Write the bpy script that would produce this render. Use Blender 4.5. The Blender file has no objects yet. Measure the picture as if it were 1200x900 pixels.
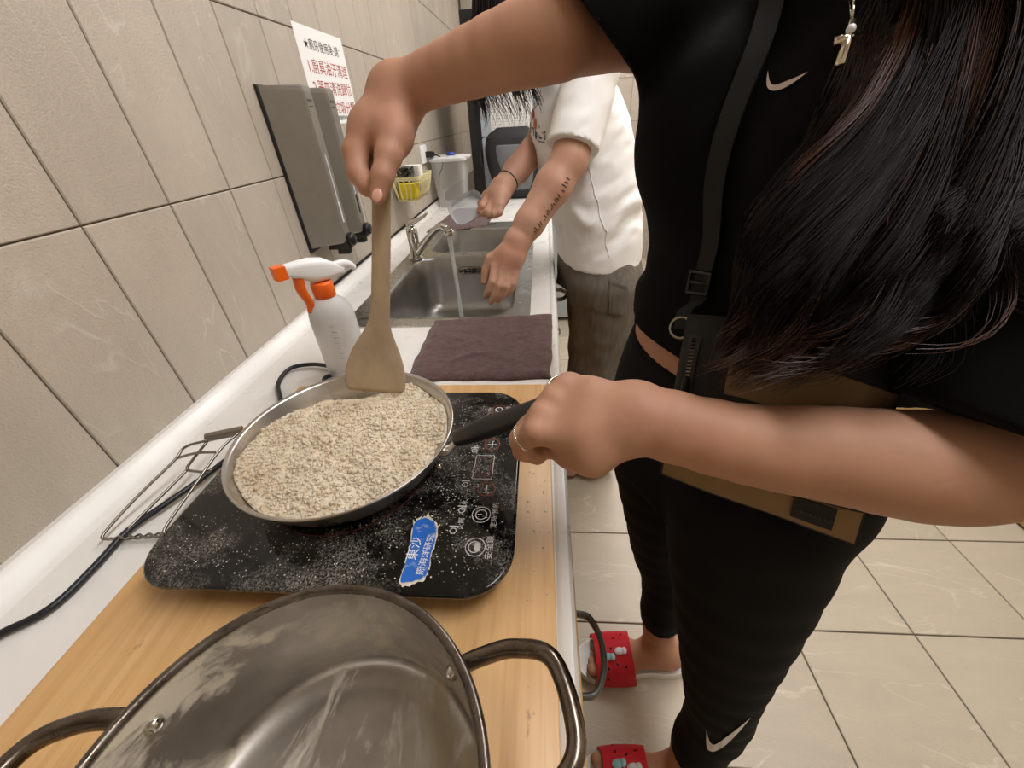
import bpy, bmesh, math, random
import numpy as np
from mathutils import Matrix, Vector

# ------------------------------------------------------------------ camera, light, exposure
SC = bpy.context.scene
COL = SC.collection
CAM_POS = [0.606, 0.0, 1.25701]
CAM_R = [[0.997009, 0.007143, 0.076949], [0.059229, 0.568957, -0.820232], [-0.04964, 0.822336, 0.566832]]   # columns: camera x, y, z axes in the room
cd = bpy.data.cameras.new('camera'); cam = bpy.data.objects.new('camera', cd); COL.objects.link(cam)
cd.sensor_fit = 'HORIZONTAL'; cd.sensor_width = 36.0; cd.lens = 36.0 * 457 / 1200
cd.clip_start = 0.02; cd.clip_end = 60
m4 = Matrix(CAM_R).to_4x4(); m4.translation = Vector(CAM_POS); cam.matrix_world = m4
SC.camera = cam
SC.view_settings.view_transform = 'Standard'; SC.view_settings.look = 'None'
SC.view_settings.exposure = 0.0; SC.view_settings.gamma = 1.0
try: SC.view_settings.use_curve_mapping = False
except Exception: pass
w = bpy.data.worlds.new('world'); SC.world = w; w.use_nodes = True
w.node_tree.nodes['Background'].inputs[0].default_value = (0.9, 0.85, 0.78, 1)
w.node_tree.nodes['Background'].inputs[1].default_value = 0.0
LIGHTS = [((1.22, 0.35, 2.53), 22), ((1.22, 1.75, 2.53), 23), ((1.22, 3.15, 2.53), 22)]
for i, (p, e) in enumerate(LIGHTS):
    ld = bpy.data.lights.new('tube_light', 'AREA'); ld.shape = 'RECTANGLE'; ld.size = 0.3; ld.size_y = 1.15
    ld.energy = e; ld.color = (1.0, 0.985, 1.0)
    lo = bpy.data.objects.new('tube_light', ld); COL.objects.link(lo); lo.location = p
    # added fill lamp beside each fitting, brightens the ceiling that the steel reflects
    ud = ld.copy(); ud.energy = e * 0.35; uo = bpy.data.objects.new('fill_uplight', ud); COL.objects.link(uo)
    uo.location = (p[0] + 0.36, p[1], p[2] - 0.12); uo.rotation_euler = (math.pi, 0, 0)

# ------------------------------------------------------------------ helpers
PI = math.pi
random.seed(7); RNG = np.random.default_rng(7)
def lin(c):
    return tuple(((v / 12.92) if v <= 0.04045 else ((v + 0.055) / 1.055) ** 2.4) for v in [x / 255 for x in c])
def new_mat(name):
    m = bpy.data.materials.new(name); m.use_nodes = True
    nt = m.node_tree; b = nt.nodes['Principled BSDF']
    return m, nt, b
def N(nt, t, **kw):
    n = nt.nodes.new(t)
    for k, v in kw.items(): setattr(n, k, v)
    return n
def coords(nt, scale=(1, 1, 1), rnd=False):
    g = N(nt, 'ShaderNodeNewGeometry'); mp = N(nt, 'ShaderNodeMapping'); mp.inputs['Scale'].default_value = scale
    nt.links.new(g.outputs['Position'], mp.inputs['Vector'])
    if rnd:
        oi = N(nt, 'ShaderNodeObjectInfo'); mu = N(nt, 'ShaderNodeMath', operation='MULTIPLY'); mu.inputs[1].default_value = 37.0
        nt.links.new(oi.outputs['Random'], mu.inputs[0]); nt.links.new(mu.outputs[0], mp.inputs['Location'])
    return mp.outputs[0]
def noise(nt, vec, scale, detail=4, rough=.55, dist=0):
    n = N(nt, 'ShaderNodeTexNoise'); n.inputs['Scale'].default_value = scale; n.inputs['Detail'].default_value = detail
    n.inputs['Roughness'].default_value = rough; n.inputs['Distortion'].default_value = dist
    nt.links.new(vec, n.inputs['Vector']); return n.outputs['Fac']
def ramp(nt, fac, stops):
    r = N(nt, 'ShaderNodeValToRGB'); cr = r.color_ramp
    while len(cr.elements) < len(stops): cr.elements.new(0.5)
    for e, (p, c) in zip(cr.elements, stops):
        e.position = p; e.color = (*c, 1) if len(c) == 3 else c
    nt.links.new(fac, r.inputs[0]); return r.outputs[0]
def grey(v): return (v, v, v)
def bump(nt, b, h, strength=.3, dist=.002):
    n = N(nt, 'ShaderNodeBump'); n.inputs['Strength'].default_value = strength; n.inputs['Distance'].default_value = dist
    nt.links.new(h, n.inputs['Height']); nt.links.new(n.outputs[0], b.inputs['Normal'])
def mixc(nt, f, a, b):
    n = N(nt, 'ShaderNodeMix', data_type='RGBA')
    for s, v in ((n.inputs[0], f), (n.inputs[6], a), (n.inputs[7], b)):
        if hasattr(v, 'node'): nt.links.new(v, s)
        elif isinstance(v, tuple): s.default_value = (*v, 1)
        else: s.default_value = v
    return n.outputs[2]
def M(name, rgb, rough=.5, metal=0, var=.12, vs=25, bs=0, bstr=.2, bdist=.001, scale=(1, 1, 1), spec=None, sss=0, sheen=0, rvar=0):
    m, nt, b = new_mat(name); c = lin(rgb)
    v = coords(nt, scale); f = noise(nt, v, vs)
    lo = tuple(x * (1 - var) for x in c); hi = tuple(min(1, x * (1 + var)) for x in c)
    nt.links.new(ramp(nt, f, [(.3, lo), (.7, hi)]), b.inputs['Base Color'])
    b.inputs['Roughness'].default_value = rough; b.inputs['Metallic'].default_value = metal
    if rvar: nt.links.new(ramp(nt, noise(nt, v, vs * 1.7), [(.3, grey(max(0, rough - rvar))), (.7, grey(rough + rvar))]), b.inputs['Roughness'])
    if spec is not None: b.inputs['Specular IOR Level'].default_value = spec
    if sss:
        b.inputs['Subsurface Weight'].default_value = sss; b.inputs['Subsurface Radius'].default_value = (1, .4, .2); b.inputs['Subsurface Scale'].default_value = .006
    if sheen: b.inputs['Sheen Weight'].default_value = sheen; b.inputs['Sheen Roughness'].default_value = .5
    if bs: bump(nt, b, noise(nt, v, bs, 3), bstr, bdist)
    return m
def clear_mat(name, rgb, opacity, rough=.15):
    m, nt, b = new_mat(name); b.inputs['Base Color'].default_value = (*lin(rgb), 1); b.inputs['Roughness'].default_value = rough
    t = N(nt, 'ShaderNodeBsdfTransparent'); mx = N(nt, 'ShaderNodeMixShader'); out = nt.nodes['Material Output']
    lw = N(nt, 'ShaderNodeLayerWeight'); lw.inputs['Blend'].default_value = .35
    mr = N(nt, 'ShaderNodeMapRange'); mr.inputs['To Min'].default_value = opacity; mr.inputs['To Max'].default_value = min(1, opacity + .5)
    nt.links.new(lw.outputs['Facing'], mr.inputs['Value'])
    nt.links.new(mr.outputs[0], mx.inputs[0]); nt.links.new(t.outputs[0], mx.inputs[1]); nt.links.new(b.outputs[0], mx.inputs[2])
    nt.links.new(mx.outputs[0], out.inputs['Surface']); return m

def origin(o):
    v = Vector((0, 0, 0))
    while o is not None: v = v + o.location; o = o.parent
    return v
def tag(o, label=None, cat=None, group=None, kind=None):
    if label: o['label'] = label
    if cat: o['category'] = cat
    if group: o['group'] = group
    if kind: o['kind'] = kind
    return o
def thing(name, label, cat, loc, group=None):
    o = bpy.data.objects.new(name, None); o.empty_display_size = .05; COL.objects.link(o); o.location = loc
    return tag(o, label, cat, group)
def obj(name, geo, mat, parent=None, smooth=True, angle=None):
    """geo: bmesh or (verts, faces) in room coordinates -> ONE mesh object"""
    me = bpy.data.meshes.new(name)
    if isinstance(geo, bmesh.types.BMesh): geo.to_mesh(me); geo.free()
    else: me.from_pydata([tuple(map(float, v)) for v in geo[0]], [], [tuple(map(int, f)) for f in geo[1]])
    return link(name, me, mat, parent, smooth, angle)
def link(name, me, mat, parent=None, smooth=True, angle=None):
    if mat is not None:
        me.materials.clear(); me.materials.append(mat)
    o = bpy.data.objects.new(name, me); COL.objects.link(o)
    if parent is not None:
        me.transform(Matrix.Translation(-origin(parent))); o.parent = parent
    else:
        c = sum((Vector(b) for b in o.bound_box), Vector()) / 8; zz = min(b[2] for b in o.bound_box)
        c = Vector((c.x, c.y, zz)); me.transform(Matrix.Translation(-c)); o.location = c
    if smooth:
        me.polygons.foreach_set('use_smooth', [True] * len(me.polygons))
        if angle is not None:
            try: me.set_sharp_from_angle(angle=math.radians(angle))
            except Exception: pass
    me.update(); return o
def join(*gs):
    V = []; F = []
    for v, f in gs:
        n = len(V); V += [tuple(p) for p in v]; F += [tuple(i + n for i in q) for q in f]
    return V, F
def box(x0, x1, y0, y1, z0, z1, bev=0.0):
    bm = bmesh.new(); bmesh.ops.create_cube(bm, size=1)
    for v in bm.verts:
        v.co = Vector((x0 + (v.co.x + .5) * (x1 - x0), y0 + (v.co.y + .5) * (y1 - y0), z0 + (v.co.z + .5) * (z1 - z0)))
    if bev: bmesh.ops.bevel(bm, geom=bm.edges[:], offset=bev, segments=2, profile=.6, affect='EDGES')
    V = [tuple(v.co) for v in bm.verts]; bm.verts.index_update(); F = [tuple(v.index for v in f.verts) for f in bm.faces]; bm.free()
    return V, F
def cr_spline(P, n):
    P = np.array(P, float); m = len(P)
    Q = np.vstack([2 * P[0] - P[1], P, 2 * P[-1] - P[-2]]); t = np.linspace(0, m - 1, n); i = np.clip(t.astype(int), 0, m - 2); u = (t - i)[:, None]
    a, b, c, d = Q[i], Q[i + 1], Q[i + 2], Q[i + 3]
    return .5 * (2 * b + (c - a) * u + (2 * a - 5 * b + 4 * c - d) * u ** 2 + (3 * b - a - 3 * c + d) * u ** 3)
def tube(P, r, sides=10, n=None, closed=False, caps=True, flat=1.0):
    """swept tube; r scalar or list per control point"""
    P = np.array(P, float)
    if n: 
        R = np.interp(np.linspace(0, 1, n), np.linspace(0, 1, len(P)), np.full(len(P), r) if np.isscalar(r) else r); P = cr_spline(P, n)
    else: R = np.full(len(P), r) if np.isscalar(r) else np.array(r, float)
    m = len(P); T = np.gradient(P, axis=0)
    if closed: T = np.roll(P, -1, 0) - np.roll(P, 1, 0)
    T /= np.linalg.norm(T, axis=1)[:, None] + 1e-12
    up = np.array([0, 0, 1.]) if abs(T[0][2]) < .9 else np.array([1., 0, 0])
    V = []; u = np.cross(T[0], up); u /= np.linalg.norm(u)
    for i in range(m):
        u = u - T[i] * u.dot(T[i]); u /= np.linalg.norm(u); v = np.cross(T[i], u)
        for k in range(sides):
            a = 2 * PI * k / sides; V.append(P[i] + R[i] * (math.cos(a) * u + flat * math.sin(a) * v))
    F = []
    for i in range(m if closed else m - 1):
        j = (i + 1) % m
        for k in range(sides):
            l = (k + 1) % sides; F.append((i * sides + k, i * sides + l, j * sides + l, j * sides + k))
    if caps and not closed:
        F.append(tuple(range(sides))[::-1]); F.append(tuple((m - 1) * sides + k for k in range(sides)))
    return V, F
def lathe(prof, c=(0, 0, 0), n=48, close=False):
    V = []; F = []; m = len(prof)
    for r, z in prof:
        for k in range(n):
            a = 2 * PI * k / n; V.append((c[0] + r * math.cos(a), c[1] + r * math.sin(a), c[2] + z))
    for i in range(m - 1 + (1 if close else 0)):
        j = (i + 1) % m
        for k in range(n):
            l = (k + 1) % n; F.append((i * n + k, i * n + l, j * n + l, j * n + k))
    if not close:
        if prof[0][0] > 1e-6: F.append(tuple(range(n))[::-1])
        if prof[-1][0] > 1e-6: F.append(tuple((m - 1) * n + k for k in range(n)))
    return V, F
def loft(rings, cap0=True, cap1=True, closed=False):
    n = len(rings[0]); V = [tuple(p) for r in rings for p in r]; F = []; m = len(rings)
    for i in range(m if closed else m - 1):
        j = (i + 1) % m
        for k in range(n):
            l = (k + 1) % n; F.append((i * n + k, i * n + l, j * n + l, j * n + k))
    if not closed:
        if cap0: F.append(tuple(range(n))[::-1])
        if cap1: F.append(tuple((m - 1) * n + k for k in range(n)))
    return V, F
def rrect(x0, x1, y0, y1, r, z, seg=6):
    out = []
    for cx, cy, a0 in ((x1 - r, y1 - r, 0), (x0 + r, y1 - r, 90), (x0 + r, y0 + r, 180), (x1 - r, y0 + r, 270)):
        for s in range(seg + 1):
            a = math.radians(a0 + 90 * s / seg); out.append((cx + r * math.cos(a), cy + r * math.sin(a), z))
    return out
def ellipsoid(c, r, seg=20, rings=12, R=None):
    V = []; F = []
    for i in range(rings + 1):
        t = PI * i / rings
        for k in range(seg):
            p = 2 * PI * k / seg; q = np.array([r[0] * math.sin(t) * math.cos(p), r[1] * math.sin(t) * math.sin(p), r[2] * math.cos(t)])
            if R is not None: q = R @ q
            V.append(tuple(q + np.array(c)))
    for i in range(rings):
        for k in range(seg):
            l = (k + 1) % seg; F.append((i * seg + k, (i + 1) * seg + k, (i + 1) * seg + l, i * seg + l))
    return V, F
def xform(g, Mx):
    return [tuple(Mx @ Vector(v)) for v in g[0]], g[1]
def frame(o, x, y, z):
    m = Matrix((x, y, z)).transposed().to_4x4(); m.translation = Vector(o); return m
def fill_outline(outer, holes, z, thick):
    """flat sheet with holes; lists of (x, y)"""
    cu = bpy.data.curves.new('tmp', 'CURVE'); cu.dimensions = '2D'; cu.fill_mode = 'BOTH'; cu.extrude = thick / 2
    for lp in [outer] + holes:
        s = cu.splines.new('POLY'); s.points.add(len(lp) - 1); s.use_cyclic_u = True
        for p, q in zip(s.points, lp): p.co = (q[0], q[1], 0, 1)
    o = bpy.data.objects.new('tmp', cu); COL.objects.link(o); dg = bpy.context.evaluated_depsgraph_get()
    me = o.evaluated_get(dg).to_mesh(); V = [(v.co.x, v.co.y, v.co.z + z - thick / 2) for v in me.vertices]; F = [tuple(p.vertices) for p in me.polygons]
    bpy.data.objects.remove(o); bpy.data.curves.remove(cu); return V, F
def text_geo(s, size, o, right, up, extrude=0.0, align='LEFT', sx=1.0):
    cu = bpy.data.curves.new('tmp', 'FONT'); cu.body = s; cu.size = size; cu.align_x = align; cu.resolution_u = 2; cu.extrude = extrude
    t = bpy.data.objects.new('tmp', cu); COL.objects.link(t); dg = bpy.context.evaluated_depsgraph_get()
    me = t.evaluated_get(dg).to_mesh(); r = Vector(right).normalized(); u = Vector(up).normalized(); n = r.cross(u)
    V = [tuple(Vector(o) + r * v.co.x * sx + u * v.co.y + n * v.co.z) for v in me.vertices]; F = [tuple(p.vertices) for p in me.polygons]
    bpy.data.objects.remove(t); bpy.data.curves.remove(cu); return V, F

# ---- smooth solid fields (bodies and clothes as one continuous surface)
def A(p): return np.array(p, float)
def cone(a, b, ra, rb):
    a = A(a); b = A(b); ba = b - a; L = ba.dot(ba) + 1e-12
    def f(P):
        h = np.clip(((P - a) @ ba) / L, 0, 1); return np.linalg.norm(P - a - h[:, None] * ba, axis=1) - (ra + (rb - ra) * h)
    return f
def ell(c, r, R=None):
    c = A(c); r = A(r)
    def f(P):
        q = P - c
        if R is not None: q = q @ R
        k0 = np.linalg.norm(q / r, axis=1); k1 = np.linalg.norm(q / r ** 2, axis=1) + 1e-9; return k0 * (k0 - 1) / k1
    return f
def body_loft(S, p=2.3):
    """S rows: z, cx, cy, half width, half depth, facing angle (deg)"""
    S = A(S); zz = np.linspace(S[0, 0], S[-1, 0], 80); C = [cr1(S[:, 0], S[:, i], zz) for i in range(1, 6)]
    def f(P):
        z = np.clip(P[:, 2], zz[0], zz[-1]); cx, cy, a, b, an = [np.interp(z, zz, c) for c in C]
        an = np.radians(an); fx, fy = np.cos(an), np.sin(an); dx = P[:, 0] - cx; dy = P[:, 1] - cy
        v = dx * fx + dy * fy; u = dx * fy - dy * fx
        k = (np.abs(u / a) ** p + np.abs(v / b) ** p) ** (1 / p); d = (k - 1) * np.minimum(a, b)
        return np.maximum(d, np.maximum(P[:, 2] - zz[-1], zz[0] - P[:, 2]))
    return f
def vn(P, seed=0):
    """smooth value noise, -1..1"""
    i = np.floor(P).astype(np.int64); f = P - i; f = f * f * (3 - 2 * f); out = np.zeros(len(P))
    for a in (0, 1):
        for b in (0, 1):
            for c in (0, 1):
                h = ((i[:, 0] + a) * 73856093) ^ ((i[:, 1] + b) * 19349663) ^ ((i[:, 2] + c) * 83492791) ^ (seed * 2654435)
                h = (h ^ (h >> 13)) * 1274126177 & 0x7fffffff
                w_ = (f[:, 0] if a else 1 - f[:, 0]) * (f[:, 1] if b else 1 - f[:, 1]) * (f[:, 2] if c else 1 - f[:, 2])
                out += w_ * (h % 20011) / 20011.0
    return out * 2 - 1
def cr1(x, y, t):
    m = np.gradient(y, x); i = np.clip(np.searchsorted(x, t) - 1, 0, len(x) - 2); h = x[i + 1] - x[i]; s = (t - x[i]) / h
    return (2 * s ** 3 - 3 * s ** 2 + 1) * y[i] + (s ** 3 - 2 * s ** 2 + s) * h * m[i] + (-2 * s ** 3 + 3 * s ** 2) * y[i + 1] + (s ** 3 - s ** 2) * h * m[i + 1]
def smin(a, b, k):
    h = np.clip(.5 + .5 * (b - a) / k, 0, 1); return b + (a - b) * h - k * h * (1 - h)
def plane(p, n):
    p = A(p); n = A(n); n = n / np.linalg.norm(n)
    return lambda P: (P - p) @ n
def clip(f, *pl):
    def g(P):
        d = f(P)
        for q in pl: d = np.maximum(d, q(P))
        return d
    return g
def union(prims, off=0.0):
    def f(P):
        d = None
        for g, k in prims:
            e = g(P); d = e if d is None else smin(d, e, k)
        return d - off
    return f
def grad(f, P, e=1e-3):
    G = np.zeros_like(P)
    for i in range(3):
        q = P.copy(); q[:, i] += e; r = P.copy(); r[:, i] -= e; G[:, i] = f(q) - f(r)
    return G / (np.linalg.norm(G, axis=1)[:, None] + 1e-9)
def snap(f, P, off=.002, it=8):
    P = A(P).copy()
    for _ in range(it): P -= (f(P) - off)[:, None] * grad(f, P) * .8
    return P
def solid(f, lo, hi, h, prims=None, post=None, B=16):
    """surface mesh of f < 0 (dual grid); prims = list of (g, k) evaluated only where they matter"""
    lo = A(lo); n = (np.ceil((A(hi) - lo) / h / B).astype(int)) * B + 1
    D = np.empty(n, np.float32); nb = (n - 1) // B
    I = np.stack(np.meshgrid(*[np.arange(k) for k in nb], indexing='ij'), -1).reshape(-1, 3)
    Cn = lo + (I + .5) * B * h; half = B * h * .5 * 1.75
    if prims:
        E = np.stack([g(Cn) for g, k in prims], 1); K = max(k for g, k in prims); dc = E[:, 0]
        for j in range(1, len(prims)): dc = smin(dc, E[:, j], prims[j][1])
    else: dc = f(Cn); K = .02
    ax = np.arange(B + 1); L = np.stack(np.meshgrid(ax, ax, ax, indexing='ij'), -1).reshape(-1, 3) * h
    act = np.abs(dc) < half * 1.15 + K
    D[:] = 1.0
    for b in np.nonzero(~act)[0]:
        i, j, k = I[b] * B; D[i:i + B + 1, j:j + B + 1, k:k + B + 1] = 1.0 if dc[b] > 0 else -1.0
    for b in np.nonzero(act)[0]:
        P = lo + I[b] * B * h + L
        if prims:
            d = None
            for j, (g, k) in enumerate(prims):
                if E[b, j] > half * 1.3 + 2 * K + max(0, dc[b]): continue
                e = g(P); d = e if d is None else smin(d, e, k)
            if d is None: d = np.ones(len(P))
        else: d = f(P)
        if post: d = post(P, d)
        i, j, k = I[b] * B; D[i:i + B + 1, j:j + B + 1, k:k + B + 1] = d.reshape(B + 1, B + 1, B + 1)
    s = D < 0
    cnt = np.zeros(n - 1, np.int8)
    for a in (0, 1):
        for b in (0, 1):
            for c in (0, 1): cnt += s[a:n[0] - 1 + a, b:n[1] - 1 + b, c:n[2] - 1 + c]
    act = (cnt > 0) & (cnt < 8); idx = np.argwhere(act); ids = np.full(n - 1, -1, np.int32); ids[act] = np.arange(len(idx))
    acc = np.zeros((len(idx), 3)); num = np.zeros(len(idx))
    cs = [(a, b, c) for a in (0, 1) for b in (0, 1) for c in (0, 1)]
    for p in cs:
        for x in range(3):
            if p[x]: continue
            q = list(p); q[x] = 1; v1 = D[tuple((idx + p).T)]; v2 = D[tuple((idx + q).T)]; m = (v1 < 0) != (v2 < 0)
            t = v1[m] / (v1[m] - v2[m]); e = np.tile(np.array(p, float), (m.sum(), 1)); e[:, x] += t; acc[m] += e; num[m] += 1
    V = lo + h * (idx + acc / num[:, None]); F = []
    for a in range(3):
        b, c = (a + 1) % 3, (a + 2) % 3
        s1 = s.take(range(0, n[a] - 1), a); s2 = s.take(range(1, n[a]), a); p = np.argwhere(s1 != s2)
        p = p[(p[:, b] > 0) & (p[:, c] > 0) & (p[:, b] < n[b] - 1) & (p[:, c] < n[c] - 1)]
        inside = s1[tuple(p.T)]; eb = np.eye(3, dtype=int)[b]; ec = np.eye(3, dtype=int)[c]
        q = np.stack([ids[tuple((p - eb - ec).T)], ids[tuple((p - ec).T)], ids[tuple(p.T)], ids[tuple((p - eb).T)]], 1)
        q[~inside] = q[~inside][:, ::-1]; F.append(q)
    return V, np.vstack(F)
def np_mesh(name, V, F, mat, parent=None, angle=None):
    me = bpy.data.meshes.new(name); me.vertices.add(len(V)); me.vertices.foreach_set('co', np.asarray(V, np.float32).ravel())
    k = F.shape[1]; me.loops.add(F.size); me.loops.foreach_set('vertex_index', F.ravel().astype(np.int32)); me.polygons.add(len(F))
    me.polygons.foreach_set('loop_start', np.arange(len(F), dtype=np.int32) * k)
    try: me.polygons.foreach_set('loop_total', np.full(len(F), k, np.int32))
    except Exception: pass
    me.update(calc_edges=True); me.validate()
    return link(name, me, mat, parent, True, angle)

# ------------------------------------------------------------------ materials
def tile_mat(name, base, vein, rough, vs, bstr, stretch, vein_k=.4):
    m, nt, b = new_mat(name); v = coords(nt, stretch, True)
    f = noise(nt, v, vs, 6, .6, .6); c = lin(base)
    body = ramp(nt, f, [(.25, tuple(x * .92 for x in c)), (.75, tuple(min(1, x * 1.07) for x in c))])
    wv = noise(nt, v, vs * .55, 3, .5, 1.6)
    ln0 = ramp(nt, wv, [(.487, grey(0)), (.505, grey(vein_k)), (.523, grey(0))]); brk = ramp(nt, noise(nt, v, vs * .8, 2), [(.42, grey(0)), (.6, grey(1))])
    ml = N(nt, 'ShaderNodeMath', operation='MULTIPLY'); nt.links.new(ln0, ml.inputs[0]); nt.links.new(brk, ml.inputs[1]); line = ml.outputs[0]
    fine = noise(nt, coords(nt, (1, 1, 1)), 330, 3, .65)
    c0 = mixc(nt, ramp(nt, fine, [(.3, grey(.16)), (.5, grey(0))]), body, tuple(x * .55 for x in c))
    c1 = mixc(nt, line, c0, lin(vein))
    oi = N(nt, 'ShaderNodeObjectInfo'); hs = N(nt, 'ShaderNodeHueSaturation')
    mr = N(nt, 'ShaderNodeMapRange'); mr.inputs['To Min'].default_value = .93; mr.inputs['To Max'].default_value = 1.06
    nt.links.new(oi.outputs['Random'], mr.inputs['Value']); nt.links.new(mr.outputs[0], hs.inputs['Value']); nt.links.new(c1, hs.inputs['Color'])
    nt.links.new(hs.outputs[0], b.inputs['Base Color']); b.inputs['Roughness'].default_value = rough
    mu = N(nt, 'ShaderNodeMath', operation='ADD'); nt.links.new(line, mu.inputs[0]); nt.links.new(fine, mu.inputs[1]); 
    bump(nt, b, mu.outputs[0], bstr, .0012); return m
m_wall = tile_mat('wall_tile', (180, 169, 154), (206, 198, 186), .42, 8, .8, (1, 1.7, .7), .5)
m_floor = tile_mat('floor_tile', (184, 173, 154), (212, 203, 186), .38, 7, .6, (.55, 1.8, 1), .6)
m_grout = M('grout', (120, 108, 92), .9, bs=300)
m_fgrout = M('floor_grout', (96, 86, 72), .9, bs=300)
m_ceil = M('ceiling_paint', (225, 221, 212), .9, var=.03, vs=8)
m_white = M('white_laminate', (226, 223, 217), .32, var=.05, vs=9, rvar=.08)
m_wood, nt, b = new_mat('board_wood')
v = coords(nt, (14, 1.1, 14)); g1 = noise(nt, v, 3.2, 6, .6, .8); v2 = coords(nt, (160, 6, 60)); g2 = noise(nt, v2, 1.5, 3)
c1 = ramp(nt, g1, [(.3, lin((205, 160, 104))), (.5, lin((216, 173, 117))), (.7, lin((224, 184, 130)))])
c2 = mixc(nt, ramp(nt, g2, [(.35, grey(.35)), (.5, grey(0))]), c1, lin((196, 148, 92)))
st = noise(nt, coords(nt, (30, 12, 10)), 1.0, 5, .7)
c3 = mixc(nt, ramp(nt, st, [(.66, grey(0)), (.74, grey(.8))]), c2, lin((96, 62, 36)))
nt.links.new(c3, b.inputs['Base Color']); b.inputs['Roughness'].default_value = .38
m_doorwood = M('door_wood', (178, 140, 92), .5, var=.15, vs=4, scale=(8, 8, 1))
m_black = M('black_plastic', (22, 21, 20), .42, var=.1, bs=400, bstr=.08)
m_dark = M('dark_interior', (20, 18, 16), .8)
m_grey = M('grey_plastic', (138, 133, 122), .38, .35, var=.05)
m_greyd = M('grey_plastic_front', (124, 121, 114), .34, .35, var=.05)
m_ink = M('black_ink', (28, 26, 26), .8); m_red = M('red_ink', (168, 44, 46), .8); m_blueink = M('blue_ink', (66, 110, 160), .8)
m_paper = M('paper', (238, 236, 232), .7, var=.03, vs=6)
m_chrome = M('chrome', (205, 202, 196), .12, 1, var=.05)
m_chromed = M('dull_chrome', (150, 146, 138), .26, 1, var=.15)
m_orange = M('orange_plastic', (240, 104, 20), .35, var=.04)
m_whitep = M('white_plastic', (236, 236, 236), .35, var=.03)
m_cream = M('cream_plastic', (226, 215, 166), .42, var=.05)
m_yellow = M('yellow_sponge', (226, 206, 40), .8, bs=200)
m_bottle, nt, b = new_mat('frosted_plastic'); b.inputs['Base Color'].default_value = (*lin((232, 232, 232)), 1)
b.inputs['Roughness'].default_value = .35; b.inputs['Transmission Weight'].default_value = .45; b.inputs['IOR'].default_value = 1.2
m_clear = clear_mat('clear_plastic', (225, 225, 222), .22, .18)
m_tray = clear_mat('thin_clear_plastic', (205, 208, 212), .38, .12)
m_water = clear_mat('water', (235, 238, 240), .45, .06)
m_cloth = M('brown_microfibre', (88, 62, 60), .95, var=.4, vs=110, bs=420, bstr=.8, bdist=.003, sheen=.25)
m_fridge = M('fridge_panel', (176, 184, 192), .35, var=.03)
def steel(name, rgb, rough, stretch, bstr=.05, rv=.12, var=.15):
    return M(name, rgb, rough, 1, var=var, vs=18, bs=500, bstr=bstr, bdist=.0004, scale=stretch, rvar=rv)
m_sink = steel('sink_steel', (176, 175, 171), .36, (1, 1, 1), rv=.06, var=.06)

# ------------------------------------------------------------------ room shell
def struct(name, g, mat, parent=None):
    o = obj(name, g, mat, parent, smooth=False)
    if parent is None: o['kind'] = 'structure'
    return o
YB, YF, XR, HC = 4.05, -1.25, 2.262, 2.642
wall_left = struct('wall_left', box(-.1, -.004, YF, YB, 0, HC), m_grout)
wall_back = struct('wall_back', box(-.1, XR + .1, YB + .004, YB + .1, 0, HC), m_grout)
wall_right = struct('wall_right', box(XR, XR + .1, YF, YB, 0, HC), M('right_wall_paint', (196, 180, 154), .7, var=.04, vs=6))
wall_front = struct('wall_front', box(-.1, XR + .1, YF - .1, YF, 0, HC), M('front_wall_paint', (192, 181, 162), .7, var=.04, vs=6))
floor = struct('floor', box(-.1, XR + .1, YF, YB, -.1, -.004), m_fgrout)
ceiling = struct('ceiling', box(-.1, XR + .1, YF - .1, YB + .1, HC, HC + .08), m_ceil)
struct('baseboard_right', box(XR - .018, XR, YF, YB, .012, .16), M('tan_baseboard', (168, 136, 84), .55))
def tile_mesh(name, a, b, ax, ay, n, mat, ch=.0016, th=.0045):
    """one bevelled tile, a x b, lying in plane ax/ay with outward normal n, origin at its centre on the grout bed"""
    ax, ay, n = Vector(ax), Vector(ay), Vector(n); V = []
    for (w_, h_, d) in ((a, b, 0), (a, b, th - ch), (a - 2 * ch, b - 2 * ch, th)):
        for sx, sy in ((-1, -1), (1, -1), (1, 1), (-1, 1)): V.append(tuple(ax * sx * w_ / 2 + ay * sy * h_ / 2 + n * d))
    F = [(8, 9, 10, 11)] + [(r * 4 + k, r * 4 + (k + 1) % 4, r * 4 + 4 + (k + 1) % 4, r * 4 + 4 + k) for r in (0, 1) for k in range(4)]
    me = bpy.data.meshes.new(name); me.from_pydata(V, [], F); me.materials.append(mat); me.update(); return me
def lay(me, spots, parent):
    base = origin(parent)
    for p in spots:
        o = bpy.data.objects.new('tile', me); COL.objects.link(o); o.parent = parent; o.location = Vector(p) - base
TW, TH, FX, FY = .1505, .2955, .330, .3035
G = .0022
# left wall: courses above the worktop
me = tile_mesh('tile', TW - G, TH - G, (0, 1, 0), (0, 0, 1), (1, 0, 0), m_wall)
y0 = .5085; ys = [y0 + TW * (k + .5) for k in range(-8, 24)]
lay(me, [(-.004, y, 1.1645 + TH * (r + .5)) for y in ys for r in range(-1, 5) if y < YB - .02], wall_left)
# back wall
me = tile_mesh('tile', TW - G, TH - G, (1, 0, 0), (0, 0, 1), (0, -1, 0), m_wall)
lay(me, [(.08 + TW * k, YB + .004, 1.1645 + TH * (r + .5)) for k in range(0, 15) for r in range(-4, 5)], wall_back)
# floor
me = tile_mesh('tile', FX - .004, FY - .004, (1, 0, 0), (0, 1, 0), (0, 0, 1), m_floor)
lay(me, [(1.315 + FX * (i + .5), .262 + FY * (j + .5), -.004) for i in range(-3, 3) for j in range(-5, 13)
         if 1.315 + FX * (i + .5) < XR + .1], floor)
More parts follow.
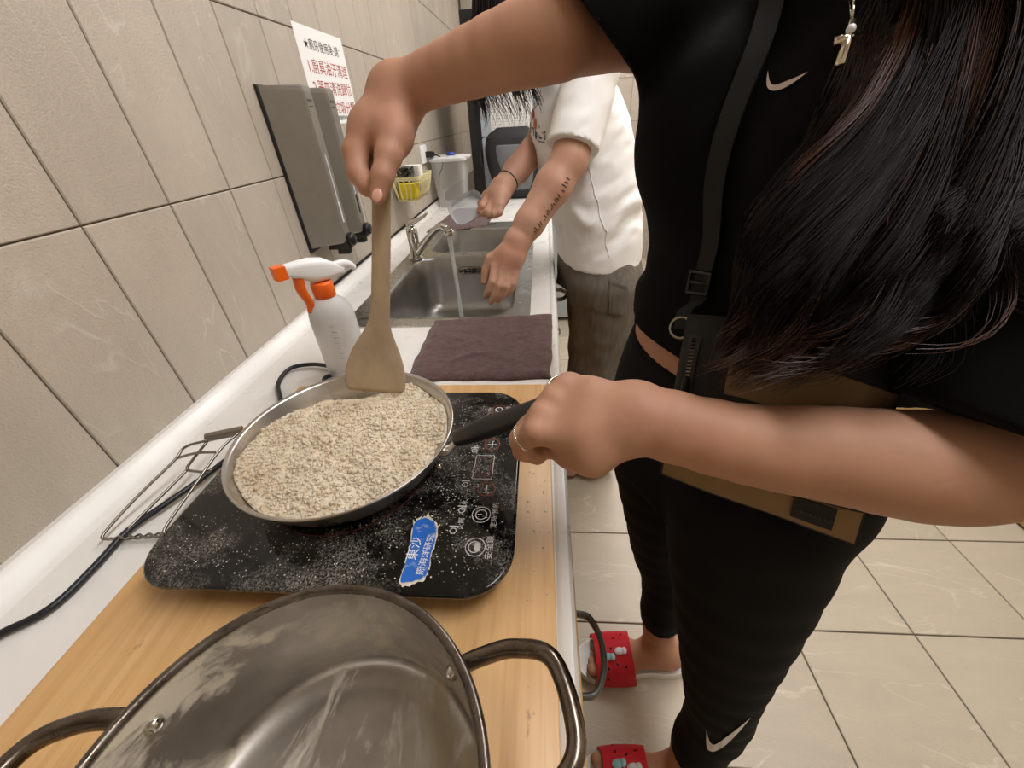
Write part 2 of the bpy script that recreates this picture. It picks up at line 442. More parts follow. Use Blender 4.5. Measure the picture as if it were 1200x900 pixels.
# ceiling fittings
for i, (p, e) in enumerate(LIGHTS):
    t = thing('ceiling_light', ['long ceiling light fitting over the stove end', 'long ceiling light fitting over the middle of the kitchen',
              'long ceiling light fitting near the back wall'][i], 'ceiling light', (p[0], p[1], HC - .06), 'ceiling light fittings')
    obj('housing', box(p[0] - .17, p[0] + .17, p[1] - .62, p[1] + .62, HC - .06, HC), m_whitep, t, smooth=False)

# ------------------------------------------------------------------ worktop, sink, cabinets
ZC = .85
SX0, SX1, SY0, SY1 = .118, .578, .832, 1.905
fe = lambda y: .0115 * (y - .3)   # the front edge is not quite parallel to the wall
out = [(.001, -1.2), (.631 + fe(-1.2), -1.2), (.631 + fe(2.56), 2.56), (.001, 2.56)]
hole = [(p[0], p[1]) for p in rrect(SX0 + .012, SX1 - .012, SY0 + .012, SY1 - .012, .03, 0)]
ct = thing('countertop', 'long white laminate worktop running along the tiled wall', 'countertop', (.33, 1.0, .81))
obj('slab', fill_outline(out, [hole], ZC, .038), m_white, ct, smooth=False)
prof = [(.001, ZC), (.001, ZC + .022), (.012, ZC + .0235), (.02, ZC + .018), (.028, ZC + .005), (.04, ZC - .0005)]
obj('backsplash', loft([[(x, y, z) for x, z in prof] for y in (-1.2, .0, .8, 1.6, 2.56)]), m_white, ct, angle=40)
obj('sealant_line', box(.0008, .004, .95, 2.53, ZC + .022, ZC + .03), m_dark, ct, smooth=False)
obj('end_upstand', box(.001, .03, 2.53, 2.56, ZC, ZC + .06, .004), m_white, ct)
prof = [(.619, ZC - .001), (.623, ZC + .002), (.629, ZC + .0045), (.634, ZC + .004), (.638, ZC - .002), (.639, ZC - .012), (.639, ZC - .04), (.62, ZC - .04)]
obj('front_edge', loft([[(x + fe(y), y, z) for x, z in prof] for y in (-1.2, .0, .8, 1.6, 2.56)]), m_white, ct, angle=40)
obj('end_panel', box(.02, .637, 2.562, 2.58, 0.0, ZC - .04), m_white, ct, smooth=False)
sk = thing('double_sink', 'stainless steel double sink set into the white worktop', 'sink', (.35, 1.4, .66))
b1 = (.165, .535, .875, 1.385); b2 = (.185, .525, 1.44, 1.80)
deck = M('sink_deck', (186, 183, 176), .32, 1, var=.08, vs=30, bs=160, bstr=.1, bdist=.0006, rvar=.1)
obj('rim', fill_outline([(p[0], p[1]) for p in rrect(SX0, SX1, SY0, SY1, .035, 0)],
    [[(p[0], p[1]) for p in rrect(*b_, .075, 0)] for b_ in (b1, b2)], ZC + .004, .004), deck, sk, smooth=False)
for (x0, x1, ya, yb), dep, nm in ((b1, .185, 'near_basin'), (b2, .17, 'far_basin')):
    rg = []
    for ins, dz, r in ((-.004, .0045, .079), (.0, .003, .075), (.004, -.006, .072), (.012, -.06, .068), (.02, -dep + .03, .062), (.03, -dep + .008, .055), (.05, -dep, .04), (.12, -dep - .004, .03)):
        rg.append(rrect(x0 + ins, x1 - ins, ya + ins, yb - ins, r, ZC + dz, 8))
    o = obj(nm, loft(rg, cap0=False), m_sink, sk)
    dr = (x0 + .17, (ya + yb) / 2 + .05, ZC - dep - .003)
    obj('drain', lathe([(.0, .002), (.03, .002), (.04, .006), (.045, .002)], dr, 24), m_chromed, o)
o = obj('overflow', xform(loft([[(p[0], p[1], 0) for p in rrect(-.042, .042, -.014, .014, .0135, 0)], [(p[0], p[1], .003) for p in rrect(-.04, .04, -.012, .012, .0115, 0)]]),
    frame((.352, 1.372, .806), (1, 0, 0), (0, 0, 1), (0, -1, 0))), m_chromed, sk)
V, F = [], []
for i in range(5):
    for j in range(2):
        V, F = join((V, F), box(.352 - .022 + i * .0095, .352 - .015 + i * .0095, 1.366, 1.3695, .799 + j * .009, .804 + j * .009))
obj('overflow_slots', (V, F), m_black, sk, smooth=False)
tag(obj('bamboo_stick', tube([(.24, 1.06, .675), (.285, 1.0, .671)], .006, 8), M('bamboo', (150, 100, 52), .6)), 'short brown bamboo stick lying in the near basin', 'stick')
# faucet
fa = thing('faucet', 'chrome mixer tap with raised lever at the sink', 'tap', (.165, 1.37, ZC + .006))
obj('body', lathe([(.026, 0), (.026, .006), (.019, .012), (.0175, .06), (.019, .085), (.018, .1), (.012, .108), (0, .109)], (.165, 1.37, ZC + .006), 24), m_chrome, fa)
obj('spout', tube([(.172, 1.362, .872), (.205, 1.332, .905), (.262, 1.277, .962), (.302, 1.238, .988), (.325, 1.216, .985)], [.011, .011, .0105, .0105, .0105], 14, 24), m_chrome, fa)
obj('aerator', lathe([(.0, 0), (.0115, 0), (.0125, .004), (.0125, .018), (.009, .02), (0, .021)], (.329, 1.213, .967), 18), m_chrome, fa)
obj('lever', tube([(.155, 1.375, .962), (.165, 1.375, .972), (.195, 1.36, .985), (.225, 1.345, 1.0), (.238, 1.338, 1.012)], [.017, .017, .011, .008, .006], 12, 16, flat=.6), m_chrome, fa)
ws = tube([(.329, 1.213, .967), (.3305, 1.212, .9), (.333, 1.211, .8), (.335, 1.21, .668)], [.0075, .0062, .006, .0075], 12, 26)
tag(obj('water_stream', ws, m_water), 'clear stream of running water falling from the tap into the sink', 'water')
# base cabinets under the worktop
for i, (ya, yb) in enumerate(((-.42, .1), (.1, .8), (.8, 1.36), (1.36, 1.92), (1.92, 2.5))):
    lab = ['wooden base cabinet under the near end of the worktop', 'wooden base cabinet below the black cooker, its grey bow handle above the red slipper',
           'wooden base cabinet below the near basin of the sink, with a pale ring handle', 'wooden base cabinet below the far basin of the sink', 'wooden base cabinet beyond the sink'][i]
    t = thing('base_cabinet', lab, 'cabinet', (.33, (ya + yb) / 2, .0), 'base cabinets under the worktop')
    obj('carcass', join(box(.03, .62, ya + .001, ya + .017, .08, ZC - (.045 if i != 3 else .25)), box(.03, .62, yb - .017, yb - .001, .08, ZC - (.045 if i != 2 else .25)), box(.03, .62, ya + .017, yb - .017, .08, .1), box(.03, .042, ya + .017, yb - .017, .1, ZC - .045)), m_dark, t, smooth=False)
    obj('plinth', box(.05, .56, ya + .001, yb - .001, 0, .08), m_dark, t, smooth=False)
    d = obj('door', box(.622, .642, ya + .002, yb - .002, .09, ZC - .046, .002), m_doorwood, t)
    yh = {1: .247, 2: 1.29}.get(i, (ya + yb) / 2); zh = {1: .615, 2: .74}.get(i, .42)
    s = .052 if i == 1 else .045
    hm = M('handle_grey', (112, 112, 108), .35, .6) if i != 2 else M('handle_pale', (200, 200, 198), .3, .5)
    obj('handle', join(tube([(.642, yh - s, zh), (.662, yh - s, zh), (.676, yh - s * .9, zh), (.688, yh - s * .45, zh), (.691, yh, zh), (.688, yh + s * .45, zh), (.676, yh + s * .9, zh), (.662, yh + s, zh), (.642, yh + s, zh)], .0045, 10, 48, flat=1.7),
        box(.642, .645, yh - s - .012, yh - s + .012, zh - .012, zh + .012, .001), box(.642, .645, yh + s - .012, yh + s + .012, zh - .012, zh + .012, .001)), hm, d)

# ------------------------------------------------------------------ board, cooker, pan, pot
bd = obj('cutting_board', box(.155, .618, -.62, .572, ZC + .001, ZC + .011, .0015), m_wood)
tag(bd, 'large light wood board lying on the worktop under the cooker', 'board')
ZB = ZC + .011
CX0, CX1, CY0, CY1, ZK = .189, .577, .178, .498, .8985
ck = thing('induction_cooker', 'flat black glass induction cooker dusted with white flour', 'cooker', (.37, .3, ZB))
m_glass, nt, b = new_mat('black_glass'); v = coords(nt)
n1 = noise(nt, coords(nt, (1, 1.3, 1)), 11, 9, .78); n2 = noise(nt, v, 520, 3, .7)
mm = N(nt, 'ShaderNodeMath', operation='MULTIPLY'); nt.links.new(ramp(nt, n1, [(.47, grey(0)), (.68, grey(.75))]), mm.inputs[0]); nt.links.new(ramp(nt, n2, [(.44, grey(0)), (.62, grey(.9))]), mm.inputs[1])
nt.links.new(mixc(nt, mm.outputs[0], lin((11, 10, 10)), lin((196, 190, 178))), b.inputs['Base Color'])
nt.links.new(ramp(nt, mm.outputs[0], [(0, grey(.09)), (.3, grey(.6))]), b.inputs['Roughness'])
rr = lambda ins, z, r=.05: rrect(CX0 + ins, CX1 - ins, CY0 + ins, CY1 - ins, r - ins, z, 10)
obj('housing', loft([rr(.03, ZB + .002), rr(.018, ZB + .008), rr(.008, ZB + .028), rr(.003, ZK - .007)]), M('cooker_housing', (52, 46, 40), .4), ck, angle=50)
obj('glass_top', loft([rr(.002, ZK - .007), rr(0, ZK - .005), rr(0, ZK - .002), rr(.0015, ZK - .0004), rr(.003, ZK)]), m_glass, ck, angle=50)
V, F = lathe([(.098, ZK + .0002), (.0995, ZK + .0002)], (.366, .335, 0), 72); F = F[:72]
obj('zone_ring', (V, F), M('zone_print', (88, 40, 34), .5), ck)
def ring2(c, r0, r1, n=28):
    V = []; F = []
    for k in range(n):
        a = 2 * PI * k / n
        V += [(c[0] + r0 * math.cos(a), c[1] + r0 * math.sin(a), c[2]), (c[0] + r1 * math.cos(a), c[1] + r1 * math.sin(a), c[2])]
    for k in range(n):
        l = (k + 1) % n; F.append((2 * k, 2 * k + 1, 2 * l + 1, 2 * l))
    return V, F
m_print = M('white_print', (205, 203, 198), .6); m_redp = M('red_print', (150, 62, 44), .6)
zt = ZK + .0004
def tx(s, size, x, y): return text_geo(s, size, (x, y, zt), (0, 1, 0), (-1, 0, 0), align='CENTER')
def btn(x, y, r, red=False): return ring2((x, y, zt), r - .0009, r)
B1, B2, B3, B4, B5 = (0.5373, 0.2281, 0.8989), (0.5385, 0.2671, 0.8989), (0.5402, 0.3026, 0.8989), (0.5396, 0.3771, 0.8989), (0.5423, 0.4517, 0.8989)
g = join(btn(B1[0], B1[1], .0105), ring2((B1[0] - .001, B1[1], zt), .0055, .0066), box(B1[0] - .001, B1[0] + .005, B1[1] - .0045, B1[1] + .0045, zt, zt + .0001), btn(B2[0], B2[1], .0105), ring2((B2[0], B2[1], zt), .0055, .0066),
         box(B2[0] - .004, B2[0] + .001, B2[1] - .0006, B2[1] + .0006, zt, zt + .0001),
         box(B3[0] - .0008, B3[0] + .0008, B3[1] - .006, B3[1] + .006, zt, zt + .0001), box(B4[0] - .0008, B4[0] + .0008, B4[1] - .006, B4[1] + .006, zt, zt + .0001),
         box(B4[0] - .006, B4[0] + .006, B4[1] - .0008, B4[1] + .0008, zt, zt + .0001), ring2((B5[0], B5[1], zt), .004, .006),
         tx('安全鎖', .0088, B1[0] + .0175, B1[1]), tx('定時/預約', .0078, B2[0] + .0175, B2[1]), tx('功能', .0078, B5[0] + .016, B5[1]), tx('ON', .006, B5[0] - .012, B5[1]),
         tx('燒水', .0072, B2[0] - .018, B2[1] + .012), tx('火鍋', .0072, B2[0] - .018, B2[1] - .012), tx('煎炸', .0072, B4[0] - .018, B4[1] - .008))
def rect_frame(x0, x1, y0, y1, t): return join(box(x0, x1, y0, y0 + t, zt, zt + .0001), box(x0, x1, y1 - t, y1, zt, zt + .0001), box(x0, x0 + t, y0, y1, zt, zt + .0001), box(x1 - t, x1, y0, y1, zt, zt + .0001))
D1 = (0.5330, 0.3374, 0.8989)
g = join(g, rect_frame(D1[0] - .012, D1[0] + .012, D1[1] - .02, D1[1] + .02, .0008))
for q in ((0.5111, 0.2461, 0.8989), (0.5159, 0.2722, 0.8989), (0.5139, 0.3086, 0.8989), (0.5172, 0.3658, 0.8989)):   # small pictograms beside the buttons
    g = join(g, ring2((q[0], q[1], zt), .003, .0042, 6), box(q[0] - .005, q[0] + .005, q[1] + .005, q[1] + .0062, zt, zt + .0001))
obj('panel_print', g, m_print, ck, smooth=False)['kind'] = 'stuff'
obj('red_button_rings', join(btn(B3[0], B3[1], .0105), btn(B4[0], B4[1], .0105), btn(B5[0], B5[1], .0105), rect_frame(D1[0] - .0085, D1[0] + .0085, D1[1] - .016, D1[1] + .016, .0004)), m_redp, ck, smooth=False)['kind'] = 'stuff'
# torn blue sticker
S3 = [(0.4662, 0.2554, 0.8991), (0.4740, 0.2621, 0.8991), (0.4840, 0.2602, 0.8991), (0.4927, 0.2507, 0.8991), (0.4949, 0.2326, 0.8991), (0.4938, 0.2183, 0.8991), (0.4952, 0.2049, 0.8991), (0.4929, 0.1938, 0.8991), (0.4809, 0.1893, 0.8991), (0.4708, 0.1898, 0.8991), (0.4703, 0.2086, 0.8991), (0.4695, 0.2270, 0.8991)]
cs = np.mean(A(S3), 0); rngs = np.random.default_rng(3)
P = cr_spline(A(S3 + [S3[0]]), 70)[:-1]
jit = rngs.normal(0, .0006, (len(P), 1))
pw = cs + (P - cs) * (1.05 + jit * 60); pw[:, 2] = .89905; pb = cs + (P - cs) * (.97 + np.roll(jit, 5, 0) * 20); pb[:, 2] = .8993
stk = obj('sticker', (list(map(tuple, pw)) + [tuple(cs)], [(k, (k + 1) % len(pw), len(pw)) for k in range(len(pw))]), M('torn_paper', (222, 212, 190), .8, var=.2, vs=120), ck, smooth=False)
m_blue, nt, b = new_mat('sticker_blue'); v = coords(nt)
nt.links.new(mixc(nt, ramp(nt, noise(nt, v, 70, 4, .6), [(.56, grey(0)), (.66, grey(.6))]), lin((36, 104, 198)), lin((176, 190, 200))), b.inputs['Base Color']); b.inputs['Roughness'].default_value = .4
obj('sticker_film', (list(map(tuple, pb)) + [(cs[0], cs[1], .8993)], [(k, (k + 1) % len(pb), len(pb)) for k in range(len(pb))]), m_blue, stk, smooth=False)
t0, t1 = A((0.4767, 0.2015, 0.8995)), A((0.4786, 0.2554, 0.8995)); rt = (t1 - t0) / np.linalg.norm(t1 - t0); upv = np.cross([0, 0, 1], rt)
q0, q1 = (0.4791, 0.2113, 0.8995), (0.4905, 0.1968, 0.8995)
obj('sticker_lettering', join(text_geo('東沙', .013, q0, rt, upv), text_geo('際海洋研究', .0088, q1, rt, upv)), m_paper, stk, smooth=False)
# power cord: one black cable along the wall, under the rack and back behind the pan
cpts = [(0.0490, 0.1301, 0.8560), (0.0640, 0.1472, 0.8560), (0.0906, 0.1736, 0.8560), (0.0942, 0.2178, 0.8560), (0.0929, 0.2648, 0.8570), (0.1127, 0.3041, 0.8600), (0.1293, 0.3451, 0.8600), (0.1403, 0.3918, 0.8580), (0.1518, 0.4492, 0.8580), (0.1452, 0.5179, 0.8570), (0.1047, 0.5830, 0.8580), (0.0984, 0.6377, 0.8580), (0.1357, 0.6532, 0.8580), (0.1824, 0.6425, 0.8580), (0.2013, 0.6201, 0.8580), (0.1913, 0.5934, 0.8580), (.27, .525, .862), (.285, .49, .872)]
obj('power_cord', tube(cpts, .0042, 10, 140), M('cable_black', (26, 27, 32), .38), ck)

# frying pan
PC = (.363, .352); PR = .132; PZ0 = ZK + .0008; PZ1 = .947
m_pan = M('pan_steel', (196, 192, 186), .3, 1, var=.08, vs=12, bs=420, bstr=.06, bdist=.0004, rvar=.08)
pan = thing('frying_pan', 'steel frying pan full of pale crumbs on the black cooker', 'pan', (PC[0], PC[1], PZ0))
ph = PZ1 - PZ0
prof = [(0, 0), (.098, 0), (.104, .002), (.112, .01), (.122, .026), (.129, ph - .006), (.133, ph - .001), (.1335, ph + .001), (.132, ph + .002), (.1285, ph - .002), (.121, .027), (.111, .0125), (.102, .005), (0, .004)]
obj('bowl', lathe(prof, (*PC, PZ0), 96), m_pan, pan)
h0 = A((.487, .327, .938)); h1 = A((0.5131, 0.3272, 0.9580)); h2 = A((0.5613, 0.3082, 0.9946)); h3 = A((0.6095, 0.2811, 1.0370)); h4 = A((0.6335, 0.2767, 1.0451))
dirv = (h0 - A((*PC, .938))); dirv[2] = 0; dirv /= np.linalg.norm(dirv)
br = obj('bracket', tube([h0 - dirv * .002, h0 + dirv * .012 + A((0, 0, .004)), h1, h1 + (h2 - h1) * .3], [.012, .011, .010, .009], 12, 16, flat=.45), m_chrome, pan)
side = np.cross([0, 0, 1], dirv)
for s in (-1, 1):
    c = A((*PC, 0)) + dirv * .1285 + side * s * .014; c[2] = .925
    obj('rivet', ellipsoid(c, (.0045, .0045, .0045), 12, 8), m_chrome, br)
obj('handle', tube([h1 - (h2 - h1) * .12, h1, h1 + (h2 - h1) * .45, h2, h3, h4], [.0085, .0125, .0148, .0145, .0125, .0105], 18, 46, flat=.75), m_black, pan)
# the food: one heap of crumbs nobody could count
m_food, nt, b = new_mat('crumbs'); v = coords(nt)
f1 = noise(nt, v, 160, 6, .7); f2 = noise(nt, v, 26, 3)
fc = ramp(nt, f1, [(.3, lin((212, 186, 150))), (.45, lin((238, 222, 194))), (.75, lin((248, 240, 222)))])
nt.links.new(mixc(nt, ramp(nt, f2, [(.5, grey(0)), (.75, grey(.4))]), fc, lin((222, 190, 148))), b.inputs['Base Color']); b.inputs['Roughness'].default_value = .9
bump(nt, b, noise(nt, v, 420, 5, .7), .9, .003)
from mathutils import noise as mn
def heap_z(x, y):
    r = math.hypot(x, y) / .128
    # piled against the near and left sides, hollowed towards the far edge where the spatula works
    z = .036 + .018 * (1 - r * r) - .006 * math.exp(-((x + .025) ** 2 + (y - .085) ** 2) / .0012) - .012 * max(0, (y - .055) / .07) * (x < .04)
    sdir = -x * .5 + y * .86; z -= .012 * min(1, max(0, (sdir - .058) / .05)) ** 1.3
    z += .0062 * mn.fractal(Vector((x * 24, y * 24, 1.7)), .8, 2.1, 5) + .0016 * mn.noise(Vector((x * 150, y * 150, 3)))
    return z
nr, na = 58, 150; V = []; F = []
def rlim(z): return .113 + (.128 - .113) * min(1, max(0, (z - .0125) / .033))
for i in range(nr + 1):
    for k in range(na):
        a = 2 * PI * k / na; r = .1265 * i / nr; x, y = r * math.cos(a), r * math.sin(a); z = heap_z(x, y)
        rm = rlim(z) - .0006
        if i == nr: z -= .003
        r2 = min(r, rm); V.append((PC[0] + r2 * math.cos(a), PC[1] + r2 * math.sin(a), PZ0 + max(z, .006)))
for i in range(nr):
    for k in range(na):
        l = (k + 1) % na; F.append((i * na + k, (i + 1) * na + k, (i + 1) * na + l, i * na + l))
n0 = len(V)
ico = bmesh.new(); bmesh.ops.create_icosphere(ico, subdivisions=1, radius=1); IV = [v.co.copy() for v in ico.verts]; ico.verts.index_update(); IF = [tuple(v.index for v in f.verts) for f in ico.faces]; ico.free()
rr_ = random.Random(5)
def crumb(p, r, V, F):
    n = len(V); R = Matrix.Rotation(rr_.random() * 6, 3, Vector((rr_.random() - .5, rr_.random() - .5, rr_.random() - .5)))
    s = Vector((1 + rr_.uniform(-.2, .2), 1 + rr_.uniform(-.2, .2), .85))
    for v in IV:
        q = R @ Vector((v.x * s.x, v.y * s.y, v.z * s.z)); V.append((p[0] + q.x * r * rr_.uniform(.8, 1.2), p[1] + q.y * r * rr_.uniform(.8, 1.2), p[2] + q.z * r))
    F.extend([tuple(i + n for i in f) for f in IF])
for _ in range(5600):
    a = rr_.random() * 2 * PI; r = .122 * math.sqrt(rr_.random()); x, y = r * math.cos(a), r * math.sin(a)
    sz = rr_.choice([.0010, .0013, .0016, .0019, .0023]) if rr_.random() < .985 else .0036
    if y > .05 and x < .05 and sz > .0013: continue
    crumb((PC[0] + x, PC[1] + y, PZ0 + heap_z(x, y) + sz * .25), sz, V, F)
food = obj('crumb_filling', (V, F), m_food); tag(food, 'pale beige toasted oat crumbs heaped inside the frying pan', 'food', kind='stuff')
# flour and crumbs spilled over the cooker and board
V, F = [], []
for _ in range(1700):
    if rr_.random() < .55: x, y = rr_.gauss(.505, .035), rr_.gauss(.33, .085)
    elif rr_.random() < .6: x, y = rr_.uniform(.2, .46), rr_.uniform(.185, .26)
    else: x, y = rr_.uniform(CX0 + .01, CX1 - .01), rr_.uniform(CY0 + .01, CY1 - .01)
    if not (CX0 + .012 < x < CX1 - .012 and CY0 + .012 < y < CY1 - .012): continue
    if math.hypot(x - PC[0], y - PC[1]) < .106: continue
    crumb((x, y, ZK + .0003), rr_.choice([.0003, .0003, .0004, .0005, .0008]), V, F)
for _ in range(70):
    x, y = rr_.uniform(.58, .614), rr_.uniform(.16, .55); crumb((x, y, ZB + .0004), rr_.choice([.0006, .0008, .0012]), V, F)
for _ in range(26): crumb((rr_.uniform(.3, .62), rr_.uniform(.575, .6), ZC + .0004), .0008, V, F)
o = obj('spilled_crumbs', (V, F), M('flour_white', (232, 226, 214), .9), smooth=False); tag(o, 'tiny white crumbs scattered over cooker glass and board', 'crumbs', kind='stuff')

# big pot in front
OC = (.466, .031); OR = .1135; OZ0 = ZB + .0006; OZ1 = .981; oh = OZ1 - OZ0
m_pot, nt, b = new_mat('pot_steel'); v = coords(nt); b.inputs['Metallic'].default_value = 1
base = ramp(nt, noise(nt, v, 22, 4), [(.3, lin((158, 152, 145))), (.7, lin((182, 177, 170)))])
gx = N(nt, 'ShaderNodeNewGeometry')
band = noise(nt, coords(nt, (9, 3.5, 7)), 1.6, 7, .72, .5)
mask = ramp(nt, band, [(.5, grey(0)), (.59, grey(.85))])
nt.links.new(mixc(nt, mask, base, lin((196, 184, 160))), b.inputs['Base Color'])
nt.links.new(ramp(nt, mask, [(0, grey(1)), (1, grey(.1))]), b.inputs['Metallic'])
nt.links.new(ramp(nt, mask, [(0, grey(.36)), (1, grey(.7))]), b.inputs['Roughness'])
bump(nt, b, noise(nt, coords(nt, (3, 3, 60)), 60, 3), .08, .0005)
m_rim = M('pot_rim_steel', (120, 112, 104), .34, 1, var=.3, vs=60, bs=300, bstr=.2, rvar=.15)
pot = thing('stock_pot', 'large stainless steel pot with two wire handles, smeared inside', 'pot', (*OC, OZ0))
prof = [(0, 0), (.098, 0), (.105, .003), (.108, .01), (.109, oh - .01), (.111, oh - .004), (.1105, oh - .006), (.1065, oh - .01), (.1062, .014), (.102, .006), (.085, .0035), (.07, .0045), (.066, .0035), (0, .0035)]
wl = obj('wall', lathe(prof, (*OC, OZ0), 96), m_pot, pot)
obj('rim', lathe([(.1075, -.004), (.109, -.0015), (.1115, 0), (.1135, -.0015), (.114, -.0045), (.112, -.007), (.109, -.0065)], (*OC, OZ1), 96, close=True), m_rim, pot)
m_wire = M('handle_wire', (116, 106, 96), .26, 1, var=.25, vs=40, rvar=.1)
for nm, mid, tw in (('right', 20, 1), ('left', 182, -1)):
    am = math.radians(mid); a1, a2 = am - .36, am + .36; R0 = .1105
    d = A((math.cos(am), math.sin(am), 0)); t = A((-d[1], d[0], 0)); c = A((*OC, 0)); zz = OZ1 - .022
    p0 = c + R0 * A((math.cos(a1), math.sin(a1), 0)); p5 = c + R0 * A((math.cos(a2), math.sin(a2), 0))
    pts = [p0, p0 + d * .016, p0 + d * .038 + t * .004, c + d * (R0 + .05) - t * .02, c + d * (R0 + .052) + t * .02, p5 + d * .038 - t * .004, p5 + d * .016, p5]
    pts = [A((p[0], p[1], zz + hz)) for p, hz in zip(pts, (0, .003, .008, .011, .011, .008, .003, 0))]
    h = obj('handle', tube(pts, .0057, 14, 60), m_wire, pot)
    for pp in (p0, p5):
        u = (pp - c) / np.linalg.norm(pp - c); q = c + u * .1058; q[2] = zz
        obj('rivet', ellipsoid(q, (.0052, .0052, .0052), 14, 8), m_chrome, h)
# wire rack lying by the wall
rk = thing('wire_rack', 'folded chrome wire rack with twisted end lying beside the cooker', 'rack', (0.0848, 0.3391, 0.8520))
zr = .8535
def W(*p, r=.0019, n=None): return tube(list(p), r, 8, n)
obj('side_wire', W((0.0765, 0.2519, 0.8580), (0.0717, 0.2573, 0.8620), (0.0813, 0.3018, 0.8740), (0.0990, 0.3535, 0.8880), (0.1036, 0.3731, 0.8950), (0.1291, 0.3850, 0.8970), n=30), m_chromed, rk)
obj('side_wire', W((0.1493, 0.2608, 0.8580), (0.1450, 0.2667, 0.8630), (0.1512, 0.3150, 0.8780), (0.1595, 0.3684, 0.8950), (0.1686, 0.4060, 0.8980), n=30), m_chromed, rk)
tw0, tw1 = A((0.0765, 0.2519, 0.8580)), A((0.1493, 0.2608, 0.8580)); V, F = [], []
for s in (0, 1):
    q = [tw0 + (tw1 - tw0) * t + A((0, math.cos(t * 19 + s * PI), math.sin(t * 19 + s * PI))) * .0022 * min(1, t * 5) for t in np.linspace(0, 1, 40)]
    V, F = join((V, F), tube(q, .0016, 7))
obj('twisted_end', (V, F), m_chromed, rk)
obj('middle_wire', W((0.0919, 0.2593, 0.8580), (0.1026, 0.2992, 0.8660), (0.1158, 0.3444, 0.8760), (0.1161, 0.3533, 0.8800), (0.1278, 0.3854, 0.8950), n=24), m_chromed, rk)
obj('cross_wire', join(W((0.1001, 0.3574, 0.8890), (0.1253, 0.3645, 0.8920), (0.1593, 0.3634, 0.8950), n=10), W((0.1171, 0.3467, 0.8770), (0.1443, 0.3411, 0.8800), (0.1615, 0.3407, 0.8840), n=10)), m_chromed, rk)
k0, k1 = A((0.1251, 0.3893, 0.8980)), A((0.1686, 0.4060, 0.8980))
obj('grip_sleeve', tube([k0, k1], .0066, 14), M('sleeve_steel', (150, 146, 138), .3, 1), rk, angle=50)

# ------------------------------------------------------------------ things on the worktop
sb = thing('spray_bottle', 'translucent spray bottle with white trigger head and orange nozzle', 'bottle', (.222, .64, ZC))
bc = (.222, .64)
obj('bottle_body', lathe([(0, .0012), (.034, .0012), (.0385, .004), (.0395, .012), (.0392, .118), (.0375, .132), (.031, .146), (.021, .155), (.0155, .158), (.0145, .166), (0, .166)], (*bc, ZC), 40), m_bottle, sb)
V, F = [], []
for k in range(7): V, F = join((V, F), box(bc[0] + .012, bc[0] + .022, bc[1] - .0382, bc[1] - .0362, ZC + .05 + k * .011, ZC + .0506 + k * .011))
obj('level_marks', (V, F), M('faint_mark', (176, 176, 176), .6), sb, smooth=False)
obj('collar', lathe([(.0175, .158), (.0185, .16), (.0185, .182), (.0165, .185), (0, .185)], (*bc, ZC), 28), m_orange, sb)
dv = A((-.62, -.78, 0)); sv = A((-dv[1], dv[0], 0)); up3 = A((0, 0, 1.)); b0 = A((*bc, ZC))
def hs(s, h, w_): return [b0 + dv * s + up3 * h + sv * w_ * q for q in (-1, 1)]
rings = []
for s, zl, zh, w_ in ((-.046, .188, .2, .005), (-.03, .187, .212, .009), (-.012, .184, .224, .012), (.01, .186, .229, .0125), (.03, .197, .229, .011), (.046, .205, .228, .009), (.05, .206, .227, .008)):
    rings.append([b0 + dv * s + up3 * (zl + (zh - zl) * (.5 + .5 * math.sin(a) * (1 if True else 1))) + sv * w_ * max(-1, min(1, 1.3 * math.cos(a))) for a in np.linspace(0, 2 * PI, 16, endpoint=False)])
hd = obj('spray_head', loft(rings), m_whitep, sb, angle=60)
obj('trigger_guard', tube([b0 + dv * -.03 + up3 * .203, b0 + dv * -.048 + up3 * .203, b0 + dv * -.06 + up3 * .198, b0 + dv * -.068 + up3 * .19], [.006, .0055, .0045, .003], 8, 16, flat=1.5), m_whitep, hd)
nz = [[b0 + dv * s + up3 * (.2165 + .0105 * b_) + sv * .0095 * a_ for a_, b_ in ((-1, -1), (1, -1), (1, 1), (-1, 1))] for s in (.05, .068)]
obj('nozzle', loft(nz), m_orange, sb, smooth=False)
obj('trigger', tube([b0 + dv * .034 + up3 * .203, b0 + dv * .036 + up3 * .18, b0 + dv * .03 + up3 * .155, b0 + dv * .034 + up3 * .138], [.0065, .006, .005, .0035], 10, 16, flat=1.5), m_orange, sb)

